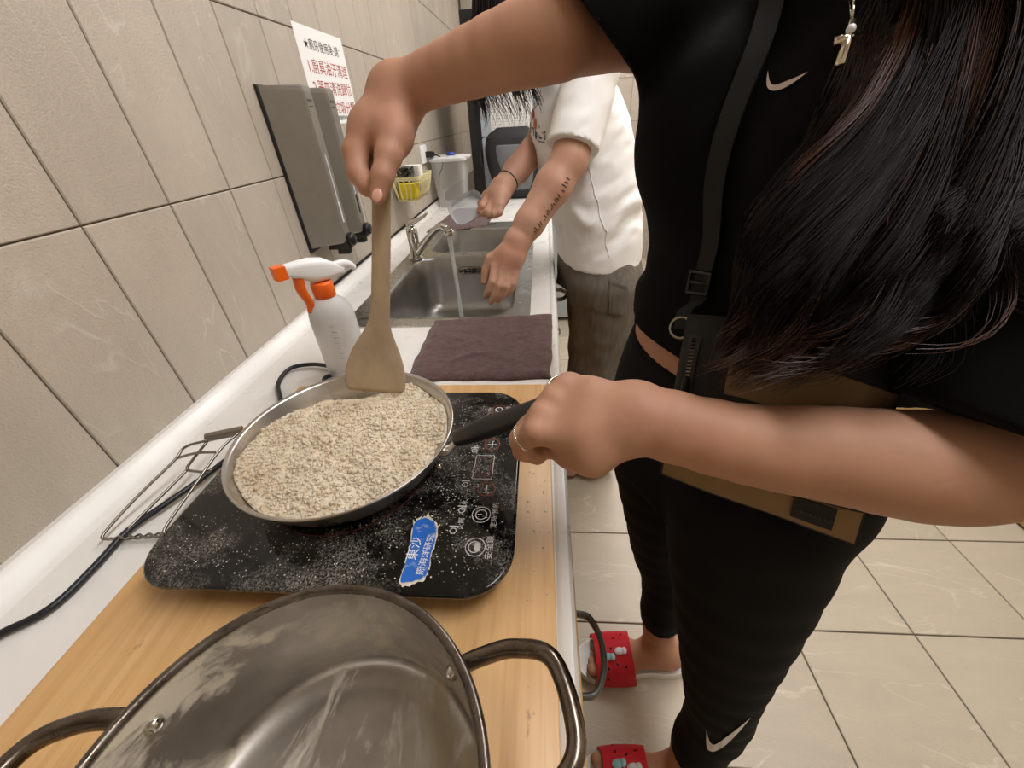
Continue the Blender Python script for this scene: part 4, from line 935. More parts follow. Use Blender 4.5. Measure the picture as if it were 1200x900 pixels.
# shirt
def sm(S, dw, dd): return [(z, x, y, a + dw, b_ + dd, an) for z, x, y, a, b_, an in S]
TS = [(.98, .862, .456, .168, .109, 208), (1.06, .872, .468, .162, .105, 209), (1.15, .888, .49, .162, .111, 211), (1.25, .906, .506, .17, .116, 213), (1.32, .912, .512, .166, .098, 213), (1.37, .91, .514, .125, .078, 213), (1.405, .904, .51, .075, .066, 213)]
def thru(a, b_, side):   # plane of a hem: through two hem points, edge towards the eye level of the room
    n = np.cross(A(a) - A(CAM_POS), A(b_) - A(CAM_POS)); n /= np.linalg.norm(n); return plane(A(a), n if n.dot(A(side) - A(a)) > 0 else -n)
slR = clip(cone(shR, shR + (elR - shR) * .9, .066, .066), thru((0.6509, 0.5842, 1.3553), (0.7148, 0.5664, 1.2857), elR))
dL = (elL - shL) / np.linalg.norm(elL - shL)
slL = clip(cone(shL, shL + (elL - shL) * .97, .07, .07), thru((0.8872, 0.2604, 1.0664), (0.9507, 0.2291, 1.0478), A(elL) - A((0, 0, .1))))
SH = [(body_loft(TS, 2.4), .02)] + [(ell(ax3 + f3 * .08 + r3 * .07 * q, (.08, .08, .088)), .05) for q in (-1, 1)] + [(slR, .035), (slL, .035)]
def folds(P): return .004 * vn(P * (12, 12, 26) + 1.5 * vn(P * 7)[:, None], 3) * np.clip((1.24 - P[:, 2]) * 6, .2, 1)
hem1 = plane((.745, .42, 1.004), (.12, .05, -1))
shirt_f = lambda P: union(SH)(P)
V, F = solid(None, (.56, .16, .95), (1.2, .86, 1.45), .0042, prims=SH, post=lambda P, d: np.maximum(d + folds(P), hem1(P)))
shirt = np_mesh('black_shirt', V, F, m_shirt, p1, 42)
# leggings
LG = [(body_loft(sm(T1[:3], .004, .004)), .03), (ell((.905, .41, .86), (.117, .147, .103)), .05)]
for h, k, a in ((hipR, knR, anR), (hipL, knL, anL)):
    m_ = k + (a - k) * .28 + A((.014, 0, 0)); chain_s(LG, [h, h + (k - h) * .35, h + (k - h) * .7, k, m_, k + (a - k) * .75, a], [.103, .089, .071, .056, .052, .045, .043], .008, 14)
leg_f = union(LG)
zt1 = plane((.745, .42, .982), (-.12, -.05, 1))
V, F = solid(None, (.66, .12, .05), (1.12, .72, 1.06), .005, prims=LG, post=lambda P, d: np.maximum(np.maximum(d, zt1(P)), .21 - P[:, 2]))
legg = np_mesh('black_leggings', V, F, m_legg, p1, 42)
# printed tick marks on shirt and leggings
def tick(c, ex, ey, w_, f, off, name, mat, par):
    up_ = [(0, .42), (.035, .2), (.1, .09), (.2, .07), (.4, .14), (.7, .26), (1, .4)]; lo_ = [(0, .42), (-.03, .2), (-.02, .03), (.07, -.06), (.2, -.07), (.42, 0), (.7, .17), (1, .4)]
    a = cr_spline(A([(x, y, 0) for x, y in up_]), 28); b_ = cr_spline(A([(x, y, 0) for x, y in lo_]), 28)
    mp = lambda q: A(c) + A(ex) * (q[0] - .45) * w_ + A(ey) * (q[1] - .1) * w_
    up3_ = cast(f, A([mp(q) for q in a]), off); lo3 = cast(f, A([mp(q) for q in b_]), off)
    V = [tuple(p) for p in up3_] + [tuple(p) for p in lo3]; F = [(k, k + 1, 28 + k + 1, 28 + k) for k in range(27)]
    return obj(name, (V, F), mat, par)
sc = A((0.8135, 0.4290, 1.2675)); e1 = A((0.8294, 0.4304, 1.2673)) - A((0.7977, 0.4285, 1.2689)); e1 /= np.linalg.norm(e1); e2 = A((0.8136, 0.4364, 1.2782)) - A((0.8135, 0.4241, 1.2603)); e2 /= np.linalg.norm(e2)
tick(sc, e1, e2, .034, shirt_f, .0025, 'white_tick_mark', M('tick_print', (222, 206, 196), .6), shirt)
sc = A((0.8965, 0.2078, 0.4244)); e1 = A((0.9386, 0.2265, 0.4458)) - A((0.8640, 0.2089, 0.4305)); e1 /= np.linalg.norm(e1); e2 = A((0.8927, 0.2276, 0.4536)) - A((0.8964, 0.2031, 0.4177)); e2 /= np.linalg.norm(e2)
tick(sc, e1, e2, .074, leg_f, .002, 'white_tick_mark', m_whitep, legg)
# rings and pendant
obj('ring', torus_at(A((0.5892, 0.2513, 1.0266)), A((0.6012, 0.2493, 1.0363)) - A((0.5878, 0.2504, 1.0255)), .0118, .0011), m_gold, body1)
obj('ring', torus_at(A((0.6217, 0.3001, 1.0434)), A((0.6302, 0.2892, 1.0548)) - A((0.6195, 0.3039, 1.0387)), .0118, .0012), m_gold, body1)
obj('thumb_ring', torus_at(A((0.6450, 0.2412, 1.0186)), A((0.6725, 0.2536, 1.0327)) - A((0.6299, 0.2480, 1.0128)), .0186, .0011), m_gold, body1)
nk = thing('cross_pendant', 'small silver cross pendant on a chain against the black shirt', 'pendant', (0.7917, 0.3258, 1.2833))
c0, c1_ = A((0.7964, 0.3332, 1.2934)), A((0.7885, 0.3179, 1.2724)); h0_, h1_ = A((0.7854, 0.3257, 1.2841)), A((0.8005, 0.3293, 1.2872))
obj('cross', join(tube([c0, c1_], .0026, 8), tube([h0_, h1_], .0022, 8)), m_gold, nk)
obj('stone', ellipsoid(A((0.7938, 0.3279, 1.2897)), (.0026, .0026, .0026), 10, 6), m_whitep, nk)
obj('chain', join(tube([c0, (0.7976, 0.3409, 1.3045), (0.8454, 0.4374, 1.3459), (.845, .43, 1.39), (.87, .44, 1.425)], .0008, 5, 24), tube([c0, (0.8326, 0.4258, 1.3308), (0.8384, 0.4777, 1.3699), (.82, .50, 1.40), (.83, .53, 1.425)], .0008, 5, 24)), m_gold, nk)
# slippers
def slide_shoe(Pf, side):
    root = bpy.data.objects.new('slipper', None); COL.objects.link(root); root.parent = p1; root.location = Vector(tuple(Pf(.1, 0, -.03))) - origin(p1)
    o2 = [(-.012, .0), (-.004, .028), (.03, .036), (.09, .034), (.15, .046), (.2, .05), (.235, .04), (.25, .02), (.25, -.01), (.235, -.032), (.2, -.044), (.15, -.045), (.09, -.036), (.03, -.034), (-.004, -.026)]
    Q = cr_spline(A([(x, y, 0) for x, y in o2 + [o2[0]]]), 60)[:-1]
    ring = lambda z, k: [Pf(.12 + (q[0] - .12) * k, q[1] * k, z) for q in Q]
    obj('sole', loft([ring(-.031, .96), ring(-.028, 1.0), ring(-.008, 1.02), ring(.001, 1.0), ring(.001, .95), ring(-.003, .9)]), m_whitep, root, angle=50)
    V = []; F = []; na_, nx_ = 22, 9
    for lay_, off in ((0, .0), (1, .0045)):
        for i in range(nx_ + 1):
            u = i / nx_; a = .128 + .082 * u; hh = .068 - .03 * u + off; ww = .05 + .003 * math.sin(PI * u) + off
            for k in range(na_ + 1):
                th_ = PI * k / na_; cx_ = math.cos(th_); sx_ = math.sin(th_) ** .75
                V.append(Pf(a + .014 * (1 - sx_) * (-1 if u < .5 else .3), cx_ * ww + .001, -.012 + (hh + .012) * sx_))
    n1 = (nx_ + 1) * (na_ + 1); W_ = na_ + 1
    for i in range(nx_):
        for k in range(na_):
            a = i * W_ + k; F.append((a, a + W_, a + W_ + 1, a + 1)); F.append((n1 + a, n1 + a + 1, n1 + a + W_ + 1, n1 + a + W_))
    for k in range(na_): F.append((k, k + 1, n1 + k + 1, n1 + k)); e = nx_ * W_ + k; F.append((e + 1, e, n1 + e, n1 + e + 1))
    for i in range(nx_): a = i * W_; F.append((a + W_, a, n1 + a, n1 + a + W_)); a += na_; F.append((a, a + W_, n1 + a + W_, n1 + a))
    st_ = obj('strap', (V, F), M('red_foam', (206, 32, 52), .5, var=.06), root, angle=60); st_['label'] = 'red perforated strap'
    VV = A(V)
    def on(u, k, off=.0005):
        i = n1 + int(u * nx_) * W_ + int(k * na_); p = VV[i]; nn = np.cross(VV[i + 1] - VV[i - 1], VV[i + W_] - VV[i - W_]); nn /= np.linalg.norm(nn)
        if nn[2] < 0: nn = -nn
        return p, nn
    for u, k in ((.25, .3), (.5, .36), (.75, .3), (.3, .72), (.55, .66), (.8, .72), (.62, .5), (.4, .85), (.7, .16)):
        p, nn = on(u, k); q = np.cross(nn, (1, 0, 0)); q /= np.linalg.norm(q); x_ = np.cross(q, nn)
        obj('vent_hole', ellipsoid(p, (.0034, .0034, .0008), 12, 6, np.stack([x_, q, nn], 1)), M('hole_dark', (60, 10, 16), .8) if 'hole_dark' not in bpy.data.materials else bpy.data.materials['hole_dark'], root)
    for (u, k), col_ in (((.38, .48), (226, 226, 230)), ((.72, .44), (150, 200, 206))):
        p, nn = on(u, k); q = np.cross(nn, (1, 0, 0)); q /= np.linalg.norm(q); x_ = np.cross(q, nn); R_ = np.stack([x_, q, nn], 1)
        obj('charm', join(ellipsoid(p + nn * .002, (.013, .009, .0035), 14, 8, R_), ellipsoid(p + nn * .003 + x_ * .013, (.007, .0085, .0035), 12, 8, R_)), M('charm_' + str(col_[0]), col_, .35), root)
slide_shoe(FR, 1); slide_shoe(FL, -1)
# hair: cap on the head and long wavy lengths falling before the left shoulder
f_cap = cap_field(headc, L1, R1, .98)
V, F = solid(f_cap, (.68, .32, 1.38), (.98, .62, 1.72), .006); np_mesh('hair_cap', V, F, m_hair, p1)
crown, nape = (.845, .47, 1.66), (.90, .42, 1.56)
GD = [[crown, (0.862, 0.392, 1.600), (0.866, 0.374, 1.50), (0.8342, 0.3694, 1.3513), (0.8409, 0.3657, 1.3061), (0.8220, 0.3390, 1.2524), (0.7881, 0.3226, 1.2122), (0.7703, 0.3087, 1.1663), (0.7639, 0.2913, 1.1190), (0.7462, 0.2794, 1.0778)],
 [crown, (0.870, 0.395, 1.600), (0.875, 0.378, 1.50), (0.8332, 0.3602, 1.3486), (0.8440, 0.3575, 1.3045), (0.8250, 0.3285, 1.2475), (0.7893, 0.3041, 1.1959), (0.7805, 0.2915, 1.1524), (0.7795, 0.2801, 1.1096), (0.7486, 0.2680, 1.0786)],
 [crown, (0.878, 0.398, 1.600), (0.883, 0.381, 1.50), (0.8327, 0.3571, 1.3477), (0.8444, 0.3534, 1.3038), (0.8277, 0.3199, 1.2381), (0.8003, 0.2895, 1.1820), (0.8022, 0.2755, 1.1386), (0.7926, 0.2640, 1.1021), (0.7570, 0.2572, 1.0794)],
 [crown, (0.886, 0.401, 1.600), (0.892, 0.385, 1.50), (0.8445, 0.3516, 1.3453), (0.8562, 0.3442, 1.2977), (0.8461, 0.3130, 1.2328), (0.8334, 0.2829, 1.1769), (0.8343, 0.2679, 1.1410), (0.8190, 0.2556, 1.1127), (0.7863, 0.2546, 1.0982)],
 [crown, (0.893, 0.403, 1.600), (0.900, 0.388, 1.50), (0.8575, 0.3493, 1.3438), (0.8675, 0.3394, 1.2963), (0.8646, 0.3101, 1.2366), (0.8650, 0.2828, 1.1865), (0.8642, 0.2657, 1.1530), (0.8489, 0.2534, 1.1233), (0.8160, 0.2502, 1.1055)],
 [crown, (0.901, 0.406, 1.600), (0.909, 0.392, 1.50), (0.8740, 0.3472, 1.3420), (0.8833, 0.3377, 1.2988), (0.8790, 0.3122, 1.2447), (0.8778, 0.2875, 1.2004), (0.8802, 0.2702, 1.1679), (0.8704, 0.2549, 1.1383), (0.8431, 0.2485, 1.1169)],
 [crown, (0.909, 0.409, 1.600), (0.917, 0.395, 1.50), (0.8949, 0.3454, 1.3401), (0.9060, 0.3363, 1.2971), (0.8977, 0.3138, 1.2481), (0.8809, 0.2923, 1.2140), (0.8765, 0.2750, 1.1878), (0.8885, 0.2575, 1.1608), (0.9242, 0.2469, 1.1388)],
 [crown, (0.917, 0.412, 1.600), (0.926, 0.399, 1.50), (0.9153, 0.3436, 1.3382), (0.9308, 0.3350, 1.2954), (0.9238, 0.3099, 1.2425), (0.9024, 0.2865, 1.2044), (0.8877, 0.2654, 1.1795), (0.9021, 0.2514, 1.1572), (0.9402, 0.2505, 1.1454)]]
av = [(shirt_f, .006)]
V, F = strands(GD, 8000, 44, .00045, .0075, .02, 11, freq=13, avoid=av, locks=46); np_mesh('long_hair', V, F, m_hair, p1)
GB = [g[:1] + [tuple(A(p) + A((.015, .03, 0))) for p in g[1:]] for g in GD]
V, F = strands(GB, 1600, 30, .0009, .008, .016, 23, freq=12, avoid=av); np_mesh('under_hair', V, F, m_hair, p1)
V, F = strands([g[3:] for g in GD[:6]], 500, 30, .0005, .007, .016, 31, freq=11, avoid=av); np_mesh('brown_hair_ends', V, F, m_hairb, p1)
BK = [[crown, (.90 + .03 * q, .53 - .05 * q, 1.58), (.95 + .03 * q, .58 - .08 * q, 1.42), (.985 + .02 * q, .60 - .1 * q, 1.25), (.985, .58 - .1 * q, 1.12)] for q in (-1, 0, 1)]
V, F = strands(BK, 900, 22, .0011, .012, .008, 41, avoid=av); np_mesh('back_hair', V, F, m_hair, p1)

# crossbody bag
bag = thing('crossbody_bag', 'black crossbody bag with tan panels hanging at the hip of the person cooking', 'bag', (0.8481, 0.3242, 0.9524))
TL, BL, BR_, TR = A((0.7574, 0.3844, 1.0781)), A((0.7350, 0.3091, 0.9193)), A((0.8818, 0.2194, 0.9284)), A((0.8899, 0.2753, 1.0841))
nb_ = np.cross(TR - TL, BL - TL); nb_ /= np.linalg.norm(nb_)
if nb_.dot(A(CAM_POS) - TL) < 0: nb_ = -nb_
def BS(u, v, off=0.0):
    p = (TL * (1 - u) + TR * u) * (1 - v) + (BL * (1 - u) + BR_ * u) * v
    e = (1 - abs(2 * u - 1) ** 4) * (1 - abs(2 * v - 1) ** 4); return p + nb_ * (.022 * e + off + .0015 * math.sin(u * 9 + v * 5)) + (TL - BL) * .05 * math.sin(PI * u) * (1 - v)
def patch(u0, u1, v0, v1, off, nu=24, nv=10, th_=0.0015):
    V = [BS(u0 + (u1 - u0) * i / nu, v0 + (v1 - v0) * j / nv, off) for j in range(nv + 1) for i in range(nu + 1)]; n = len(V)
    V += [p - nb_ * th_ for p in V]; W_ = nu + 1; F = []
    for j in range(nv):
        for i in range(nu): a = j * W_ + i; F += [(a, a + 1, a + W_ + 1, a + W_), (n + a, n + a + W_, n + a + W_ + 1, n + a + 1)]
    ed = list(range(W_)) + [j * W_ + nu for j in range(1, nv + 1)] + [nv * W_ + i for i in range(nu - 1, -1, -1)] + [j * W_ for j in range(nv - 1, 0, -1)]
    for k in range(len(ed)): a, b_ = ed[k], ed[(k + 1) % len(ed)]; F.append((a, n + a, n + b_, b_))
    return V, F
m_bagb = M('bag_black', (27, 26, 26), .75, bs=350, bstr=.25); m_tan = M('bag_tan', (136, 110, 74), .75, var=.1, bs=350, bstr=.25)
obj('bag_body', patch(0, 1, 0, 1, 0, 40, 24, .03), m_bagb, bag, angle=50)
obj('lower_tan_panel', patch(.02, .99, .80, .985, .0012), m_tan, bag, angle=50)
obj('upper_tan_panel', patch(.30, .995, .16, .40, .0012), m_tan, bag, angle=50)
lb = obj('brand_label', patch(.71, .89, .81, .945, .0035, 12, 6), M('label_black', (17, 17, 17), .7), bag, angle=50)
q0 = BS(.745, .90, .0045); rx = BS(.86, .90, .0045) - q0; ux = BS(.745, .83, .0045) - q0
obj('label_lettering', text_geo('FORCLAZ', .0056, q0 + nb_ * .0006, rx, ux), M('label_grey', (74, 70, 68), .8), lb, smooth=False)
zp = [BS(.085 + .005 * math.sin(v * 4), v, .003) for v in np.linspace(.12, .62, 26)]
z_ = obj('zipper_tape', ribbon(zp, np.tile(nb_, (len(zp), 1)), .012, .001), m_black, bag, angle=50)
V, F = [], []
for p in zp[1:12]: V, F = join((V, F), box(p[0] - .0022, p[0] + .0022, p[1] - .001, p[1] + .001, p[2] - .0011, p[2] + .0011))
V = [tuple(A(v) + nb_ * .0022) for v in V]
obj('zipper_teeth', (V, F), m_chromed, z_, smooth=False)
obj('zip_pull', tube([zp[12] + nb_ * .003, zp[13] + nb_ * .005, zp[17] + nb_ * .006, zp[20] + nb_ * .004], .003, 8, 12, flat=.5), m_black, z_)
sp = [(0.7574, 0.3894, 1.0589), (0.7631, 0.4106, 1.0889), (0.7677, 0.4192, 1.1183), (0.7754, 0.4275, 1.1822), (0.7857, 0.4375, 1.2306), (0.7939, 0.4481, 1.2801), (0.8092, 0.4828, 1.3283), (0.8341, 0.5434, 1.3772), (.85, .57, 1.40), (.90, .60, 1.37), (.95, .59, 1.28), (.985, .53, 1.15), (.985, .42, 1.06), (0.9397, 0.3087, 1.0586)]
P = cr_spline(A(sp), 110); off_ = np.full(len(P), .004); P[6:-4] = snap(shirt_f, P[6:-4], .0045); P[3:-3] = (P[2:-4] + P[3:-3] * 2 + P[4:-2]) / 4
Nn = grad(shirt_f, P); obj('shoulder_strap', ribbon(P, Nn, .0195, .0022), M('strap_black', (27, 26, 25), .85, bs=500, bstr=.3), bag, angle=50)
i0 = 12; T_ = P[i0 + 1] - P[i0]; T_ /= np.linalg.norm(T_); Bn = np.cross(T_, Nn[i0]); Bn /= np.linalg.norm(Bn); q = P[i0] + Nn[i0] * .004
loop_ = lambda c, w_, h_: [c + Bn * w_ + T_ * h_, c - Bn * w_ + T_ * h_, c - Bn * w_ - T_ * h_, c + Bn * w_ - T_ * h_]
obj('strap_buckle', join(tube(loop_(q, .0125, .011), .0026, 8, closed=True), tube([q - Bn * .0125, q + Bn * .0125], .0024, 8)), m_black, bag)
obj('strap_ring', torus_at(A((0.7538, 0.3851, 1.0621)), nb_, .011, .0017), m_chromed, bag)

# spatula
spt = thing('wooden_spatula', 'worn wooden spatula held upright in the frying pan', 'spatula', (0.3801, 0.4185, 0.9582))
s0, s1, s2, s3, s4 = A((0.3780, 0.4217, 0.9544)), A((0.3847, 0.4475, 1.0119)), A((0.3969, 0.4622, 1.0580)), A((0.4131, 0.4846, 1.1500)), A((0.4239, 0.5148, 1.2362))
axs = (s4 - s0) / np.linalg.norm(s4 - s0); wx = A((.97, .2, 0)); wx -= axs * wx.dot(axs); wx /= np.linalg.norm(wx); nx = np.cross(axs, wx); rings = []
for t, w_, th_ in ((0, .034, .0015), (.006, .0395, .0022), (.022, .0395, .003), (.038, .037, .0035), (.055, .0315, .004), (.07, .0245, .0046), (.085, .0172, .0055), (.1, .0132, .006), (.13, .0118, .006), (.2, .0112, .006), (.28, .0108, .006), (.335, .0105, .0058), (.345, .007, .004)):
    Ls = np.r_[0, np.cumsum([np.linalg.norm(b_ - a) for a, b_ in ((s0, s1), (s1, s2), (s2, s3), (s3, s4))])]; c = A([np.interp(t, Ls, [p[i] for p in (s0, s1, s2, s3, s4)]) for i in range(3)])
    if t > Ls[-1]: c = s4 + axs * (t - Ls[-1])
    rings.append([c + wx * w_ * math.copysign(abs(math.cos(a)) ** .8, math.cos(a)) + nx * th_ * math.sin(a) for a in np.linspace(0, 2 * PI, 20, endpoint=False)])
m_spat = M('spatula_wood', (176, 154, 124), .7, var=.18, vs=30, scale=(1, 1, .35), bs=300, bstr=.2)
obj('blade_and_handle', loft(rings), m_spat, spt)

# ================= the person at the sink
p2 = thing('person', 'person in white tee and loose grey trousers washing up at the sink', 'person', (.80, 1.27, 0))
T2 = [(.80, .785, 1.255, .15, .1, 192), (.9, .78, 1.26, .15, .1, 193), (1.0, .765, 1.27, .148, .1, 194), (1.1, .742, 1.29, .155, .107, 195), (1.2, .718, 1.31, .165, .105, 196), (1.28, .702, 1.325, .165, .09, 196), (1.34, .69, 1.33, .12, .07, 196), (1.38, .67, 1.33, .06, .055, 196)]
sL2, eL2, wL2 = A((0.7224, 1.1501, 1.3176)), A((0.6735, 1.0627, 1.1626)), A((0.5478, 0.9763, 1.0017))
sR2, eR2, wR2 = A((.665, 1.47, 1.31)), A((0.6635, 1.4560, 1.2390)), A((0.4965, 1.2142, 1.0882))
B2_ = [(body_loft(T2), .03)]; hc2 = A((0.5231, 1.3872, 1.5114))
B2_.append((cone((.665, 1.33, 1.36), hc2 + A((.03, 0, -.06)), .058, .052), .03))
L2, R2 = head_prims(B2_, hc2, (-.86, -.18, -.48), (-.45, -.05, .9), 1.04)
chain(B2_, [sL2, sL2 + (eL2 - sL2) * .5, eL2], [.055, .049, .042], .02); chain(B2_, [eL2, eL2 + (wL2 - eL2) * .3, eL2 + (wL2 - eL2) * .75, wL2], [.042, .043, .035, .029], .015)
chain(B2_, [sR2, sR2 + (eR2 - sR2) * .5, eR2], [.055, .049, .042], .02); chain(B2_, [eR2, eR2 + (wR2 - eR2) * .3, eR2 + (wR2 - eR2) * .75, wR2], [.042, .043, .035, .029], .015)
for kn, ra, rb in (((0.4929, 0.9437, 0.9532), .021, .0115), ((0.5098, 0.9346, 0.9430), .0215, .0118), ((0.5261, 0.9374, 0.9395), .021, .0115), ((0.5404, 0.9432, 0.9371), .02, .0105)): chain(B2_, [wL2, (wL2 + A(kn)) / 2, A(kn)], [.027, ra, rb], .012)
for pts in (((0.4929, 0.9437, 0.9532), (0.4866, 0.9212, 0.9250), (0.4770, 0.9174, 0.9050), (0.4670, 0.9180, 0.8895)), ((0.5098, 0.9346, 0.9430), (0.5035, 0.9134, 0.9167), (0.4918, 0.9092, 0.8946), (0.4799, 0.9084, 0.8774)), ((0.5261, 0.9374, 0.9395), (0.5198, 0.9161, 0.9130), (0.5104, 0.9144, 0.8943), (0.4988, 0.9138, 0.8791)), ((0.5404, 0.9432, 0.9371), (0.5360, 0.9274, 0.9149), (0.5290, 0.9263, 0.9001), (0.5197, 0.9274, 0.8888))):
    chain(B2_, J(*pts), [.0115, .01, .0088, .0072], .003)
chain(B2_, J((0.5228, 0.9630, 0.9858), (0.4834, 0.9639, 0.9661), (0.4692, 0.9562, 0.9391), (0.4619, 0.9460, 0.9166)), [.021, .0145, .0115, .0085], .008)
for a_, b_ in (((0.4579, 1.1968, 1.0683), 0), ((0.4717, 1.1731, 1.0586), 0), ((0.4869, 1.1591, 1.0539), 0), ((0.4968, 1.1556, 1.0563), 0)): chain(B2_, [wR2, (wR2 + A(a_)) / 2, A(a_)], [.027, .021, .0125], .012)
for pts in (((0.4579, 1.1968, 1.0683), (0.4425, 1.1727, 1.0532), (0.4312, 1.1733, 1.0380)), ((0.4717, 1.1731, 1.0586), (0.4580, 1.1534, 1.0408), (0.4423, 1.1592, 1.0336)), ((0.4869, 1.1591, 1.0539), (0.4777, 1.1420, 1.0357), (0.4596, 1.1508, 1.0280)), ((0.4968, 1.1556, 1.0563), (0.4920, 1.1433, 1.0392), (0.4767, 1.1478, 1.0301))):
    chain(B2_, J(*pts), [.012, .0105, .008], .003)
chain(B2_, J((0.4820, 1.2092, 1.0830), (0.4521, 1.2281, 1.0703), (0.4316, 1.2197, 1.0521)), [.019, .0135, .0095], .008)
for hp in ((.806, 1.165), (.806, 1.355)): chain(B2_, [(hp[0], hp[1], .82), (hp[0], hp[1], .46), (hp[0] + .02, hp[1], .1)], [.09, .055, .036], .03)
FA = foot_prims(B2_, (.86, 1.16), (-1, -.05), .012, 1.05, True); FB = foot_prims(B2_, (.86, 1.36), (-1, .02), .012, 1.05)
chain(B2_, [(.81, 1.165, .1), FA(.05, 0, .05)], [.036, .03], .02); chain(B2_, [(.81, 1.355, .1), FB(.05, 0, .05)], [.036, .03], .02)
V, F = solid(None, (.38, .85, .0), (1.0, 1.62, 1.68), .0044, prims=B2_); body2 = np_mesh('body', V, F, m_skin2, p2); face(p2, L2, R2)
arm2_f = union(B2_)
S2 = [(.86, .782, 1.258, .172, .118, 193), (.95, .775, 1.264, .17, .12, 193), (1.05, .755, 1.28, .17, .122, 195), (1.15, .727, 1.30, .178, .128, 196), (1.24, .706, 1.318, .18, .12, 196), (1.31, .697, 1.328, .155, .09, 196), (1.355, .685, 1.33, .1, .075, 196), (1.385, .668, 1.33, .068, .064, 196)]
d2 = (eL2 - sL2) / np.linalg.norm(eL2 - sL2); d3 = (eR2 - sR2) / np.linalg.norm(eR2 - sR2)
s2L = clip(cone(sL2, sL2 + d2 * .26, .064, .06), plane(A((0.6673, 1.0759, 1.1914)), d2 + A((0, 0, -.15)))); s2R = clip(cone(sR2, sR2 + d3 * .24, .064, .06), plane(sR2 + d3 * .15, d3))
SW = [(body_loft(S2, 2.4), .02), (s2L, .025), (s2R, .03)]
def folds2(P):
    x, y, z = P.T; k = np.clip((1.16 - z) * 7, 0, 1); return .0085 * vn(np.stack([x * 9 + z * 7, y * 8, z * 21 - x * 8], 1) + 1.3 * vn(P * 8, 5)[:, None], 9) * (.25 + .75 * k) * np.clip((z - .87) * 9, .15, 1) + .003 * vn(np.stack([x * 30, y * 24, z * 55 - x * 25], 1), 4) * (.4 + .6 * k) * np.clip((z - .87) * 9, .1, 1)
V, F = solid(None, (.5, 1.0, .84), (1.0, 1.62, 1.42), .0045, prims=SW, post=lambda P, d: np.maximum(d + folds2(P), plane((.78, 1.25, .89), (.05, .1, -1))(P)))
tee = np_mesh('white_tee', V, F, m_tee, p2, 42); tee_f = lambda P: union(SW)(P) + folds2(P)
# printed lettering on the tee front
fc2 = A((math.cos(math.radians(196)), math.sin(math.radians(196)), 0)); rr2 = A((-fc2[1], fc2[0], 0)) * -1
def on_tee(g, name, mat): return obj(name, (cast(tee_f, A(g[0]), .0012), g[1]), mat, tee, smooth=False)
tc = A((0.5954, 1.1375, 1.2285)); tdir = A((0.6202, 1.1354, 1.2221)) - A((0.5726, 1.1397, 1.2347)); tdir /= np.linalg.norm(tdir); tup = A((0.5955, 1.1493, 1.2456)) - tc; tup /= np.linalg.norm(tup)
on_tee(join(text_geo('Uni', .046, A((0.5725, 1.1279, 1.2176)), tdir, tup, sx=.36), text_geo('L·s', .046, A((0.6014, 1.1237, 1.2076)), tdir, tup, sx=.36)), 'printed_lettering', m_ink)
on_tee(text_geo('~~~', .03, A((0.5992, 1.1153, 1.1958)), tdir, tup, sx=.36), 'printed_underline', m_ink)
def blob(c, w_, h0, h1):
    q = [c + tdir * w_ * math.cos(a) * .5 + tup * ((h1 if math.sin(a) > 0 else -h0) * abs(math.sin(a))) for a in np.linspace(0, 2 * PI, 16, endpoint=False)]
    return [tuple(c)] + [tuple(p) for p in q], [(0, 1 + k, 1 + (k + 1) % 16) for k in range(16)]
on_tee(blob(A((0.5934, 1.1421, 1.2354)), .008, .012, .016), 'orange_print', M('print_orange', (206, 120, 44), .7)); on_tee(blob(A((0.5894, 1.1560, 1.2561)), .006, .01, .012), 'red_print', M('print_red', (176, 40, 36), .7)); on_tee(blob(A((0.5953, 1.1292, 1.2165)), .005, .014, .006), 'blue_print', M('print_blue', (60, 70, 110), .7))
# side seam stitched line
sl = [(0.7109, 1.1030, 1.1629), (0.7414, 1.0907, 1.0880), (0.7698, 1.0684, 1.0166), (0.7853, 1.0524, 0.9384)]
sp_ = snap(tee_f, cr_spline(A(sl), 40), .0006); obj('side_seam', tube(sp_, .0011, 5), m_tee, tee)
# tattoo strokes along the forearm
ta = [(0.5979, 0.9563, 1.0189), (0.6222, 0.9754, 1.0520), (0.6443, 0.9974, 1.0897), (0.6642, 1.0224, 1.1319)]
tp = snap(arm2_f, cr_spline(A(ta), 44), .0012); V, F = [], []
ctr = lambda p: wL2 + (eL2 - wL2) * np.clip((p - wL2).dot(eL2 - wL2) / (eL2 - wL2).dot(eL2 - wL2), 0, 1)
rt_ = random.Random(4)
for i in range(1, 43, 2):
    if i % 11 == 0: continue
    n = grad(arm2_f, tp[i:i + 1])[0]; t_ = tp[min(43, i + 1)] - tp[i - 1]; t_ /= np.linalg.norm(t_); s_ = np.cross(n, t_)
    if s_[0] > 0: s_ = -s_
    ln = rt_.choice([.004, .008, .012, .016]) ; q = snap(arm2_f, A([tp[i], tp[i] + s_ * ln * .5 + t_ * .001, tp[i] + s_ * ln + t_ * rt_.uniform(-.002, .004)]), .0008)
    V, F = join((V, F), tube(q, .0009, 4))
o = obj('tattoo', (V, F), M('tattoo_ink', (70, 62, 48), .7), body2); o['label'] = 'dark lettering tattoo'
obj('hair_tie', torus_at(wR2 + (eR2 - wR2) * .1, eR2 - wR2, .0305, .0025), m_black, body2)
